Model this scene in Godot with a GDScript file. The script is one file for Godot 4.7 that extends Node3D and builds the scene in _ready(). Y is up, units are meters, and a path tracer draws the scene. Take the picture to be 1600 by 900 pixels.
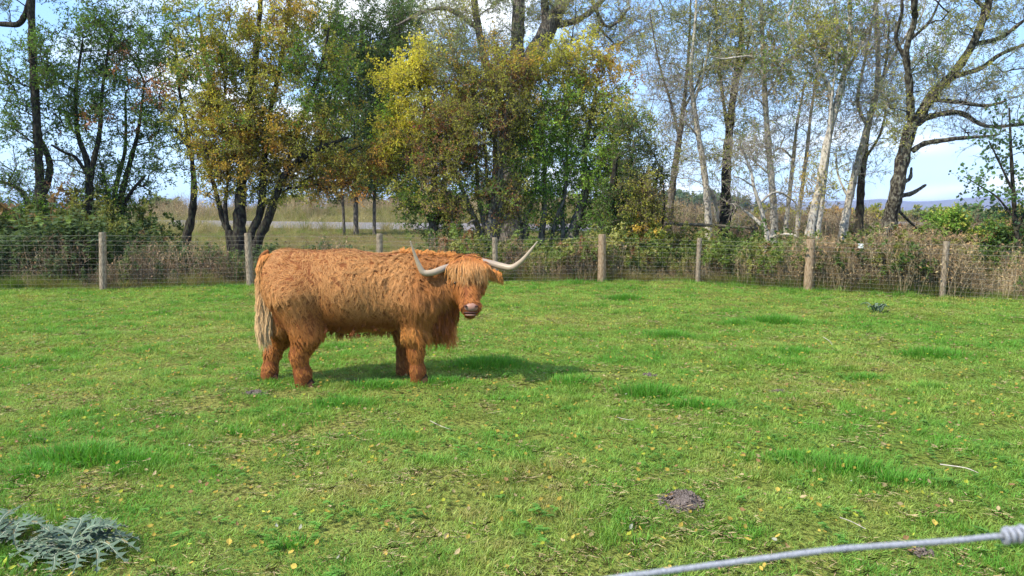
extends Node3D
# Pasture with a shaggy ginger cow, a stock fence, a hedge of autumn trees, a lane and far hills.
# The camera stands at the origin, 1.5 m up, looking along -z; "d" below is metres in front of it.

const PITCH := 0.10379
const FOCAL := 1200.0
var rng := RandomNumberGenerator.new()
var noise_a := FastNoiseLite.new()
var noise_b := FastNoiseLite.new()
var mats := {}
var used_names := {}

class MB:
	var v := PackedVector3Array()
	var n := PackedVector3Array()
	var c := PackedColorArray()
	var i := PackedInt32Array()
	func vert(p: Vector3, nn: Vector3, col: Color) -> int:
		v.append(p); n.append(nn); c.append(col)
		return v.size() - 1
	func face(a: Vector3, b: Vector3, d: Vector3, col: Color) -> void:
		var nn := (d - a).cross(b - a).normalized()
		var s := v.size()
		v.append(a); v.append(b); v.append(d)
		n.append(nn); n.append(nn); n.append(nn)
		c.append(col); c.append(col); c.append(col)
		i.append(s); i.append(s + 1); i.append(s + 2)
	func tube(pts: PackedVector3Array, rad: PackedFloat32Array, sides: int, col: Color, wob := 0.0, cap := true) -> void:
		if pts.size() < 2:
			return
		var s0 := v.size()
		var t := (pts[1] - pts[0]).normalized()
		var u := t.cross(Vector3(0.31, 0.2, 0.93)).normalized()
		if u.length() < 0.1:
			u = Vector3.RIGHT
		for k in pts.size():
			var a: Vector3 = pts[maxi(k - 1, 0)]
			var b: Vector3 = pts[mini(k + 1, pts.size() - 1)]
			var tt := (b - a).normalized()
			u = (u - tt * u.dot(tt)).normalized()
			var w := tt.cross(u)
			for j in sides:
				var an := TAU * j / sides
				var dir := u * cos(an) + w * sin(an)
				var r := rad[k] * (1.0 + wob * sin(an * 2.0 + k * 1.7) + wob * 0.6 * sin(an * 3.0 - k * 2.9))
				v.append(pts[k] + dir * r); n.append(dir); c.append(col)
			if k > 0:
				var q := s0 + (k - 1) * sides
				for j in sides:
					var j2 := (j + 1) % sides
					i.append(q + j); i.append(q + sides + j2); i.append(q + j2)
					i.append(q + j); i.append(q + sides + j); i.append(q + sides + j2)
		if cap:
			for e in 2:
				var k2 := 0 if e == 0 else pts.size() - 1
				var tc := (pts[0] - pts[1]).normalized() if e == 0 else (pts[k2] - pts[k2 - 1]).normalized()
				var s := v.size()
				for j in sides:
					v.append(v[s0 + k2 * sides + j]); n.append(tc); c.append(col)
				for j in range(1, sides - 1):
					if e == 0:
						i.append(s); i.append(s + j); i.append(s + j + 1)
					else:
						i.append(s); i.append(s + j + 1); i.append(s + j)
	func add_to(m: ArrayMesh, mat: Material) -> void:
		var arr := []
		arr.resize(Mesh.ARRAY_MAX)
		arr[Mesh.ARRAY_VERTEX] = v; arr[Mesh.ARRAY_NORMAL] = n; arr[Mesh.ARRAY_COLOR] = c; arr[Mesh.ARRAY_INDEX] = i
		m.add_surface_from_arrays(Mesh.PRIMITIVE_TRIANGLES, arr)
		m.surface_set_material(m.get_surface_count() - 1, mat)
	func commit(mat: Material) -> ArrayMesh:
		var m := ArrayMesh.new()
		add_to(m, mat)
		return m

# ---------------------------------------------------------------- naming and placing
func numbered(called: String) -> String:
	var k: int = used_names.get(called, 0)
	used_names[called] = k + 1
	return called if k == 0 else "%s_%03d" % [called, k]

func tag(o: Node3D, label: String, category: String, group := "", kind := "") -> Node3D:
	if label: o.set_meta("label", label)
	if category: o.set_meta("category", category)
	if group: o.set_meta("group", group)
	if kind: o.set_meta("kind", kind)
	return o

func thing(called: String, label: String, category: String, at := Vector3.ZERO, group := "") -> Node3D:
	var o := Node3D.new()
	o.name = numbered(called)
	add_child(o)
	o.position = at
	return tag(o, label, category, group)

func part(called: String, mesh: Mesh, parent: Node3D) -> MeshInstance3D:
	var o := MeshInstance3D.new()
	o.mesh = mesh
	if parent == self:
		o.name = numbered(called)
		add_child(o)
	else:
		o.name = called
		parent.add_child(o, true)
	return o

func struct(called: String, mesh: Mesh, label: String, category: String) -> MeshInstance3D:
	var o := part(called, mesh, self)
	tag(o, label, category, "", "structure")
	return o

func many(called: String, mesh: Mesh, buf: PackedFloat32Array, parent: Node3D) -> MultiMeshInstance3D:
	var mm := MultiMesh.new()
	mm.transform_format = MultiMesh.TRANSFORM_3D
	mm.use_colors = true
	mm.mesh = mesh
	mm.instance_count = buf.size() / 16
	mm.buffer = buf
	var o := MultiMeshInstance3D.new()
	o.multimesh = mm
	if parent == self:
		o.name = numbered(called)
		add_child(o)
	else:
		o.name = called
		parent.add_child(o, true)
	o.set_meta("kind", "stuff")
	return o

func push(buf: PackedFloat32Array, b: Basis, p: Vector3, col: Color) -> void:
	buf.append_array(PackedFloat32Array([b.x.x, b.y.x, b.z.x, p.x, b.x.y, b.y.y, b.z.y, p.y, b.x.z, b.y.z, b.z.z, p.z, col.r, col.g, col.b, 1.0]))

func px(x: float, y: float, d: float) -> Vector3:      # the point d metres ahead that lies on this line of sight of the photograph
	var u := (x - 800.0) / FOCAL
	var w := (450.0 - y) / FOCAL
	var dir := Vector3(u, w * cos(PITCH) - sin(PITCH), -(cos(PITCH) + w * sin(PITCH)))
	return Vector3(0, 1.5, 0) + dir * (d / -dir.z)

func gp(x: float, y: float) -> Vector3:                # where that line of sight meets the level pasture
	var a := px(x, y, 1.0) - Vector3(0, 1.5, 0)
	var p := Vector3(0, 1.5, 0) + a * (-1.5 / a.y)
	p.y = ground_y(p.x, -p.z)
	return p

func rnd(a: float, b: float) -> float:
	return rng.randf_range(a, b)

func ball() -> Vector3:
	while true:
		var p := Vector3(rng.randf() * 2.0 - 1.0, rng.randf() * 2.0 - 1.0, rng.randf() * 2.0 - 1.0)
		if p.length_squared() < 1.0:
			return p
	return Vector3.ZERO

func frame(y: Vector3, spin: float) -> Basis:           # a basis whose y axis is y, spun about it
	var up := y.normalized()
	var x := up.cross(Vector3(0.13, 0.27, 0.95) if absf(up.z) < 0.9 else Vector3.RIGHT).normalized()
	return Basis(x, up, x.cross(up)).rotated(up, spin)

func ss(a: float, b: float, x: float) -> float:
	return smoothstep(a, b, x)

# ---------------------------------------------------------------- the lie of the land
var road_line := [Vector2(-75, 84), Vector2(-45, 63), Vector2(-23.3, 47.5), Vector2(-10, 39.5), Vector2(1.3, 35), Vector2(9, 37), Vector2(20, 46), Vector2(40, 72)]
func road_d(x: float) -> float:
	for k in road_line.size() - 1:
		if x < road_line[k + 1].x or k == road_line.size() - 2:
			var a: Vector2 = road_line[k]
			var b: Vector2 = road_line[k + 1]
			return lerpf(a.y, b.y, (x - a.x) / (b.x - a.x))
	return 40.0

func ground_y(x: float, d: float) -> float:
	if d < 17.0:
		return 0.030 * noise_a.get_noise_2d(x * 14.0, d * 14.0) + 0.014 * noise_b.get_noise_2d(x * 60.0, d * 60.0)
	var left := 1.0 - ss(4.0, 22.0, x)
	var far := ss(14.0, 26.0, d)
	var rd := clampf(road_d(clampf(x, -75, 40)), 20, 90)
	var y := left * (0.5 * ss(18.0, rd - 4.0, d) + 0.7 * ss(rd + 3.4, rd + 14.0, d))
	if absf(d - rd) > 4.5:
		y += far * 0.12 * noise_a.get_noise_2d(x * 3.0, d * 3.0)
	if d > 300.0:
		y -= (d - 300.0) * 0.0025
	return y

func road_y(x: float) -> float:
	return 0.5 * (1.0 - ss(4.0, 22.0, x)) + 0.05

# ---------------------------------------------------------------- materials
func noise_tex(freq: float, oct: int, cols: Array, seed_: int, type := FastNoiseLite.TYPE_SIMPLEX_SMOOTH, size := 512) -> NoiseTexture2D:
	var f := FastNoiseLite.new()
	f.noise_type = type
	f.seed = seed_
	f.frequency = freq
	f.fractal_octaves = oct
	var t := NoiseTexture2D.new()
	t.width = size; t.height = size
	t.seamless = true
	t.noise = f
	if cols.size():
		var g := Gradient.new()
		var off := PackedFloat32Array()
		var cc := PackedColorArray()
		for q in cols:
			off.append(q[0]); cc.append((q[1] as Color).linear_to_srgb())
		g.offsets = off; g.colors = cc
		t.color_ramp = g
	return t

func bark(name_: String, cols: Array, scale: Vector3, bump: float, seed_: int) -> StandardMaterial3D:
	var m := StandardMaterial3D.new()
	m.resource_name = name_
	m.albedo_texture = noise_tex(0.02, 5, cols, seed_)
	m.uv1_triplanar = true
	m.uv1_world_triplanar = true
	m.uv1_scale = scale
	m.roughness = 0.95
	m.metallic_specular = 0.25
	m.heightmap_enabled = true
	m.heightmap_texture = noise_tex(0.03, 4, [], seed_ + 5)
	m.heightmap_scale = bump
	mats[name_] = m
	return m

func leafy(name_: String, rough: float, back: float) -> StandardMaterial3D:   # colour from the leaves' own vertex and copy colours, light passing through
	var m := StandardMaterial3D.new()
	m.resource_name = name_
	m.vertex_color_use_as_albedo = true
	m.roughness = rough
	m.metallic_specular = 0.3
	m.cull_mode = BaseMaterial3D.CULL_DISABLED
	if back > 0.0:
		m.backlight_enabled = true
		m.backlight = Color(back, back, back * 0.75)
	mats[name_] = m
	return m

func plain(name_: String, col: Color, rough: float, spec := 0.4, metal := 0.0) -> StandardMaterial3D:
	var m := StandardMaterial3D.new()
	m.resource_name = name_
	m.albedo_color = col.linear_to_srgb()
	m.roughness = rough
	m.metallic_specular = spec
	m.metallic = metal
	mats[name_] = m
	return m

func make_materials() -> void:
	bark("bark_dark", [[0.2, Color(0.014, 0.012, 0.010)], [0.5, Color(0.034, 0.029, 0.023)], [0.62, Color(0.062, 0.058, 0.046)], [0.8, Color(0.055, 0.062, 0.028)]], Vector3(1.6, 0.5, 1.6), 1.2, 11)
	bark("bark_pale", [[0.22, Color(0.07, 0.06, 0.05)], [0.34, Color(0.32, 0.29, 0.24)], [0.55, Color(0.52, 0.485, 0.41)], [0.8, Color(0.42, 0.40, 0.30)]], Vector3(1.2, 0.6, 1.2), 0.7, 23)
	bark("bark_lichen", [[0.3, Color(0.018, 0.015, 0.012)], [0.5, Color(0.045, 0.038, 0.03)], [0.58, Color(0.085, 0.078, 0.045)], [0.72, Color(0.22, 0.21, 0.175)], [0.86, Color(0.09, 0.085, 0.045)]], Vector3(1.3, 0.6, 1.3), 1.2, 31)
	bark("bark_grey", [[0.25, Color(0.05, 0.043, 0.034)], [0.5, Color(0.13, 0.115, 0.095)], [0.7, Color(0.22, 0.20, 0.165)], [0.85, Color(0.15, 0.15, 0.085)]], Vector3(1.4, 0.4, 1.4), 1.0, 37)
	plain("twig", Color(0.13, 0.105, 0.08), 0.9, 0.2)
	plain("twig_pale", Color(0.26, 0.23, 0.19), 0.9, 0.2)
	leafy("leaf", 0.6, 0.95)
	leafy("grass_blade", 0.5, 0.9)
	leafy("dry_stalk", 0.85, 0.3)
	leafy("hair", 0.6, 0.35)
	var wood := bark("post_wood", [[0.25, Color(0.13, 0.10, 0.07)], [0.5, Color(0.27, 0.22, 0.155)], [0.75, Color(0.37, 0.31, 0.225)]], Vector3(6.0, 0.8, 6.0), 0.4, 41)
	wood.roughness = 0.9
	bark("strainer_wood", [[0.25, Color(0.18, 0.12, 0.07)], [0.5, Color(0.30, 0.22, 0.135)], [0.75, Color(0.38, 0.295, 0.20)]], Vector3(6.0, 0.7, 6.0), 0.4, 43)
	bark("rail_wood", [[0.25, Color(0.06, 0.05, 0.035)], [0.5, Color(0.13, 0.115, 0.075)], [0.75, Color(0.2, 0.185, 0.14)]], Vector3(1.0, 6.0, 6.0), 0.4, 47)
	plain("zinc_wire", Color(0.25, 0.235, 0.20), 0.6, 0.4, 0.1)
	var soil := bark("soil", [[0.2, Color(0.085, 0.068, 0.06)], [0.5, Color(0.175, 0.145, 0.126)], [0.8, Color(0.26, 0.22, 0.195)]], Vector3(9, 9, 9), 1.0, 53)
	soil.roughness = 1.0
	# asphalt lane
	bark("asphalt", [[0.2, Color(0.13, 0.118, 0.12)], [0.5, Color(0.17, 0.158, 0.16)], [0.8, Color(0.21, 0.198, 0.20)]], Vector3(0.4, 0.4, 0.4), 0.2, 59)
	# ground: turf, thatch and bare soil; vertex colours carry the big fields
	var gm := StandardMaterial3D.new()
	gm.resource_name = "turf"
	gm.vertex_color_use_as_albedo = true
	gm.albedo_texture = noise_tex(0.018, 6, [[0.2, Color(0.28, 0.25, 0.25)], [0.45, Color(0.6, 0.6, 0.52)], [0.6, Color(1, 1, 0.9)], [0.8, Color(1, 0.85, 0.75)]], 61, FastNoiseLite.TYPE_SIMPLEX_SMOOTH, 1024)
	gm.uv1_triplanar = true
	gm.uv1_world_triplanar = true
	gm.uv1_scale = Vector3(0.9, 0.9, 0.9)
	gm.roughness = 1.0
	gm.metallic_specular = 0.1
	gm.heightmap_enabled = true
	gm.heightmap_texture = noise_tex(0.05, 5, [], 63, FastNoiseLite.TYPE_SIMPLEX_SMOOTH, 1024)
	gm.heightmap_scale = 2.0
	mats["turf"] = gm

func _ready() -> void:
	noise_a.seed = 3; noise_a.frequency = 0.02; noise_a.fractal_octaves = 3
	noise_b.seed = 9; noise_b.frequency = 0.02; noise_b.fractal_octaves = 2
	setup_view()
	make_materials()
	cow_materials()
	setup_fence_line()
	make_land()
	make_sprays()
	plant_trees()
	make_fence()
	make_undergrowth()
	make_cow()
	mole_at = gp(1068, 787)
	make_grass()
	make_small_things()

# ---------------------------------------------------------------- sky, sun, camera
func make_sky() -> PanoramaSkyMaterial:
	var w := 1024
	var h := 512
	var im := Image.create(w, h, false, Image.FORMAT_RGBF)
	var f := FastNoiseLite.new()
	f.seed = 7
	f.frequency = 1.0
	f.fractal_octaves = 6
	f.fractal_gain = 0.55
	var g := FastNoiseLite.new()
	g.seed = 21
	g.frequency = 0.7
	g.fractal_octaves = 4
	for y in h:
		var el := PI * (0.5 - (y + 0.5) / h)
		for x in w:
			var az := TAU * (x + 0.5) / w
			var dir := Vector3(sin(az) * cos(el), sin(el), cos(az) * cos(el)) * Vector3(-1, 1, -1)
			var up := maxf(dir.y, 0.0)
			# clear air: pale by the horizon, deeper blue above
			var c := Color(0.47, 0.72, 0.97).lerp(Color(0.13, 0.34, 0.88), pow(clampf(up * 1.35, 0, 1), 0.55))
			# broken cloud, laid on a level sheet overhead
			var q := dir / (up + 0.16)
			var n := f.get_noise_2d(q.x * 0.62 + 3.1, q.z * 0.62) * 0.75 + g.get_noise_2d(q.x * 0.42 + 11.0, q.z * 0.5) * 0.75
			var sunward := clampf(-dir.x * 0.9 + 0.1, -1, 1)
			var cov := ss(-0.10, 0.30, n + 0.46 * sunward - 0.10)
			var thin := 0.9
			var shade := ss(0.2, 0.75, n)
			var cl := Color(0.98, 0.99, 1.0).lerp(Color(0.74, 0.79, 0.86), shade * 0.6)
			c = c.lerp(cl, cov * thin)
			c = c.lerp(Color(0.70, 0.86, 0.99), 0.40 * (1.0 - ss(0.0, 0.22, up)))
			im.set_pixel(x, y, c)
	var m := PanoramaSkyMaterial.new()
	m.panorama = ImageTexture.create_from_image(im)
	m.energy_multiplier = SKY_ENERGY
	return m

const SKY_ENERGY := 0.84
const EXPOSURE := 2.1
const SUN_ENERGY := 1.15
const SUN_FROM := Vector3(-0.63, 0.77, 0.40)

func setup_view() -> void:
	var cam := Camera3D.new()
	cam.name = "camera"
	add_child(cam)
	cam.position = Vector3(0, 1.5, 0)
	cam.rotation = Vector3(-PITCH, 0, 0)
	cam.near = 0.05
	cam.far = 9000.0
	cam.fov = 41.112
	var at := CameraAttributesPhysical.new()
	at.frustum_focal_length = 32.0
	at.frustum_focus_distance = 6.6
	at.exposure_aperture = 18.0
	at.frustum_near = 0.05
	at.frustum_far = 9000.0
	cam.attributes = at
	cam.current = true
	var we := WorldEnvironment.new()
	we.name = "environment"
	var e := Environment.new()
	e.background_mode = Environment.BG_SKY
	e.sky = Sky.new()
	e.sky.sky_material = make_sky()
	e.tonemap_mode = Environment.TONE_MAPPER_LINEAR
	e.tonemap_exposure = EXPOSURE
	e.sdfgi_enabled = true
	e.ssao_enabled = true
	e.ssil_enabled = true
	e.fog_enabled = FOG > 0.0
	e.fog_density = FOG
	e.fog_light_color = Color(0.72, 0.82, 1.0)
	we.environment = e
	add_child(we)
	var sun := DirectionalLight3D.new()
	sun.name = "sun"
	sun.light_energy = SUN_ENERGY
	sun.light_color = Color(1.0, 0.955, 0.88)
	sun.light_angular_distance = 0.5
	sun.shadow_enabled = true
	add_child(sun)
	sun.look_at_from_position(SUN_FROM * 100.0, Vector3.ZERO, Vector3.UP)
const FOG := 0.00022

# ---------------------------------------------------------------- ground, lane, hills
func land_colour(x: float, d: float) -> Color:
	var n := noise_a.get_noise_2d(x * 2.0 + 40.0, d * 2.0)
	if d < fence_d(x) + 0.25:
		return Color(0.14, 0.22, 0.04).lerp(Color(0.27, 0.26, 0.09), clampf(0.35 + n * 1.2, 0, 1))
	if d < 90.0:
		return Color(0.13, 0.135, 0.05).lerp(Color(0.20, 0.17, 0.085), clampf(0.5 + n, 0, 1))
	var k := int(floor(noise_b.get_noise_2d(x * 0.05 + 9.0, d * 0.03) * 6.0)) % 3
	return [Color(0.12, 0.15, 0.05), Color(0.30, 0.26, 0.14), Color(0.15, 0.16, 0.07)][absi(k)]

func spaced(steps: Array) -> PackedFloat32Array:         # [from, to, step] runs
	var out := PackedFloat32Array()
	for s in steps:
		var a: float = s[0]
		while a < s[1] - 1e-4:
			out.append(a)
			a += s[2]
	out.append(steps[-1][1])
	return out

func make_land() -> void:
	var xs := spaced([[-6000, -600, 600], [-600, -120, 60], [-120, -30, 6], [-30, -13, 1], [-13, 13, 0.125], [13, 30, 1], [30, 120, 6], [120, 600, 60], [600, 6000, 600]])
	var ds := spaced([[-300, -20, 40], [-20, 0, 2], [0, 2.4, 0.4], [2.4, 9.2, 0.1], [9.2, 17.2, 0.2], [17.2, 90, 0.7], [90, 200, 10], [200, 1000, 100], [1000, 7000, 1000]])
	var b := MB.new()
	var nx := xs.size()
	var far_y := []
	for d in ds:
		for x in xs:
			var y := ground_y(x, d)
			b.v.append(Vector3(x, y, -d))
			b.c.append(land_colour(x, d))
			var e := 0.08 if d < 17.0 and absf(x) < 13.0 else 1.0
			var dx := ground_y(x + e, d) - ground_y(x - e, d)
			var dz := ground_y(x, d + e) - ground_y(x, d - e)
			b.n.append(Vector3(-dx, 2.0 * e, dz).normalized())
	for r in ds.size() - 1:
		for k in nx - 1:
			var a := r * nx + k
			b.i.append_array(PackedInt32Array([a, a + nx, a + 1, a + 1, a + nx, a + nx + 1]))
	struct("ground", b.commit(mats.turf), "grazed green pasture and rough meadow running to the horizon", "ground")
	# the lane
	var rb := MB.new()
	var cols := 70
	for k in cols + 1:
		var x := lerpf(-74.0, 39.0, float(k) / cols)
		var d := road_d(x)
		var dn := road_d(x + 0.5) - road_d(x - 0.5)
		var side := Vector2(-dn, 1.0).normalized()
		for s in 5:
			var o: float = [-3.2, -3.1, 0.0, 3.1, 3.2][s]
			var y: float = road_y(x) + [-0.12, 0.0, 0.05, 0.0, -0.12][s] + o * 0.055
			rb.v.append(Vector3(x + side.x * o, y, -(d + side.y * o)))
			rb.n.append(Vector3.UP); rb.c.append(Color.WHITE)
		if k > 0:
			for s in 4:
				var a := (k - 1) * 5 + s
				rb.i.append_array(PackedInt32Array([a, a + 1, a + 5, a + 1, a + 6, a + 5]))
	struct("road", rb.commit(mats.asphalt), "narrow grey tarmac lane running behind the hedge trees", "road")
	# far hills, a long low moor
	var hb := MB.new()
	var hx := 140
	var hz := 14
	var hm := leafy("moor", 1.0, 0.0)
	for r in hz + 1:
		var t := float(r) / hz
		var d := lerpf(2600.0, 4600.0, t)
		for k in hx + 1:
			var x := lerpf(-900.0, 4200.0, float(k) / hx)
			var p := x * 3000.0 / d
			var prof := 26.0 + 7.0 * exp(-pow((p - 1430.0) / 55.0, 2.0)) - 4.0 * exp(-pow((p - 1560.0) / 80.0, 2.0)) + 15.0 * exp(-pow((p - 1850.0) / 130.0, 2.0)) - 8.0 * exp(-pow((p - 2150.0) / 120.0, 2.0))
			prof += 5.0 * noise_a.get_noise_2d(p * 0.05, 3.0)
			prof *= 1.3 * ss(400.0, 1300.0, p)
			var y := -7.0 + (prof + 7.0) * sin(PI * clampf(t * 1.15, 0, 1)) + 2.0 * noise_b.get_noise_2d(x * 0.05, d * 0.05)
			hb.v.append(Vector3(x, y, -d)); hb.n.append(Vector3(0, 1, 0.35).normalized())
			hb.c.append(Color(0.09, 0.075, 0.085).lerp(Color(0.12, 0.11, 0.075), clampf(0.5 + noise_b.get_noise_2d(x * 0.06, d * 0.1), 0, 1)))
			if r > 0 and k > 0:
				var a := (r - 1) * (hx + 1) + k - 1
				hb.i.append_array(PackedInt32Array([a, a + hx + 1, a + 1, a + 1, a + hx + 1, a + hx + 2]))
	struct("hills", hb.commit(hm), "low purple blue moorland hills on the far horizon", "hills")

# ---------------------------------------------------------------- leaves, sprays, trees
func leaf_quad(b: MB, p: Vector3, dir: Vector3, side: Vector3, L: float, W: float, fold: float, col: Color) -> void:
	var up := side.cross(dir).normalized()
	var tip := p + dir * L
	var m := p + dir * L * 0.45
	var l := m + side * W * 0.5 + up * fold * W
	var r := m - side * W * 0.5 + up * fold * W
	b.face(p, l, tip, col)
	b.face(p, tip, r, col)

func spray_mesh(n_twigs: int, n_leaves: int, leaf_len: float, leaf_w: float, length: float, twig_r: float, twig_mat: Material, seed_: int, hang := 0.0) -> ArrayMesh:
	rng.seed = seed_
	var t := MB.new()
	var l := MB.new()
	var spots := []
	var main := PackedVector3Array()
	var p := Vector3.ZERO
	var dir := Vector3.UP
	for k in 5:
		main.append(p)
		dir = (dir + ball() * 0.35).normalized()
		p += dir * length / 4.0
	t.tube(main, PackedFloat32Array([twig_r, twig_r * 0.9, twig_r * 0.75, twig_r * 0.6, twig_r * 0.35]), 3, Color.WHITE, 0.0, false)
	for k in 5:
		spots.append([main[k], dir])
	for k in n_twigs:
		var s := 1 + k % 4
		var a: Vector3 = main[s - 1].lerp(main[s], rng.randf())
		var d2 := (Vector3.UP * 0.7 + ball() * 1.3).normalized()
		var q := PackedVector3Array([a])
		var ln := length * rnd(0.25, 0.6)
		for j in 2:
			d2 = (d2 + ball() * 0.5).normalized()
			a += d2 * ln * 0.5
			q.append(a)
			spots.append([a, d2])
			spots.append([a - d2 * ln * 0.25, d2])
		t.tube(q, PackedFloat32Array([twig_r * 0.6, twig_r * 0.45, twig_r * 0.25]), 3, Color.WHITE, 0.0, false)
	for k in n_leaves:
		var s: Array = spots[rng.randi() % spots.size()]
		var ld := ((s[1] as Vector3) * 0.5 + ball() * 1.2 + Vector3.DOWN * hang).normalized()
		var sd := ld.cross(ball().normalized()).normalized()
		var g := rnd(0.7, 1.3)
		leaf_quad(l, s[0] + ball() * leaf_len * 0.4, ld, sd, leaf_len * rnd(0.7, 1.25), leaf_w * rnd(0.75, 1.2), rnd(-0.1, 0.3), Color(g * rnd(0.9, 1.12), g, g * rnd(0.8, 1.2)))
	var m := ArrayMesh.new()
	if n_twigs > 0:
		t.add_to(m, twig_mat)
	if n_leaves > 0:
		l.add_to(m, mats.leaf)
	return m

var sprays := {}
func make_sprays() -> void:
	sprays.thorn = spray_mesh(6, 40, 0.046, 0.033, 0.34, 0.0055, mats.twig, 101)
	sprays.small = spray_mesh(7, 30, 0.040, 0.026, 0.36, 0.0055, mats.twig, 103)
	sprays.ash = spray_mesh(6, 22, 0.065, 0.026, 0.42, 0.006, mats.twig_pale, 107, 0.5)
	sprays.bare = spray_mesh(9, 6, 0.045, 0.028, 0.5, 0.006, mats.twig_pale, 109, 0.3)
	sprays.poplar = spray_mesh(3, 8, 0.10, 0.085, 0.42, 0.0045, mats.twig, 113, 0.6)
	sprays.far = spray_mesh(0, 60, 0.30, 0.24, 1.1, 0.02, mats.twig, 127)
	sprays.bramble = spray_mesh(5, 30, 0.065, 0.05, 0.4, 0.005, mats.twig, 131, 0.1)

func smooth_line(pts: Array, per: int) -> PackedVector3Array:
	var out := PackedVector3Array()
	for k in pts.size() - 1:
		var p0: Vector3 = pts[maxi(k - 1, 0)]
		var p3: Vector3 = pts[mini(k + 2, pts.size() - 1)]
		for j in per:
			out.append((pts[k] as Vector3).cubic_interpolate(pts[k + 1], p0, p3, float(j) / per))
	out.append(pts[-1])
	return out

func pick(pal: Array, at: Vector3, f: float) -> Color:
	# colours gather in patches through a crown: a slow noise chooses, with some scatter
	var t := clampf(0.5 + 0.6 * noise_a.get_noise_3d(at.x * f, at.y * f, at.z * f) + rnd(-0.28, 0.28), 0.0, 0.999)
	var sum := 0.0
	for q in pal: sum += q[1]
	t *= sum
	for q in pal:
		t -= q[1]
		if t < 0.0:
			return q[0]
	return pal[-1][0]

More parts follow.
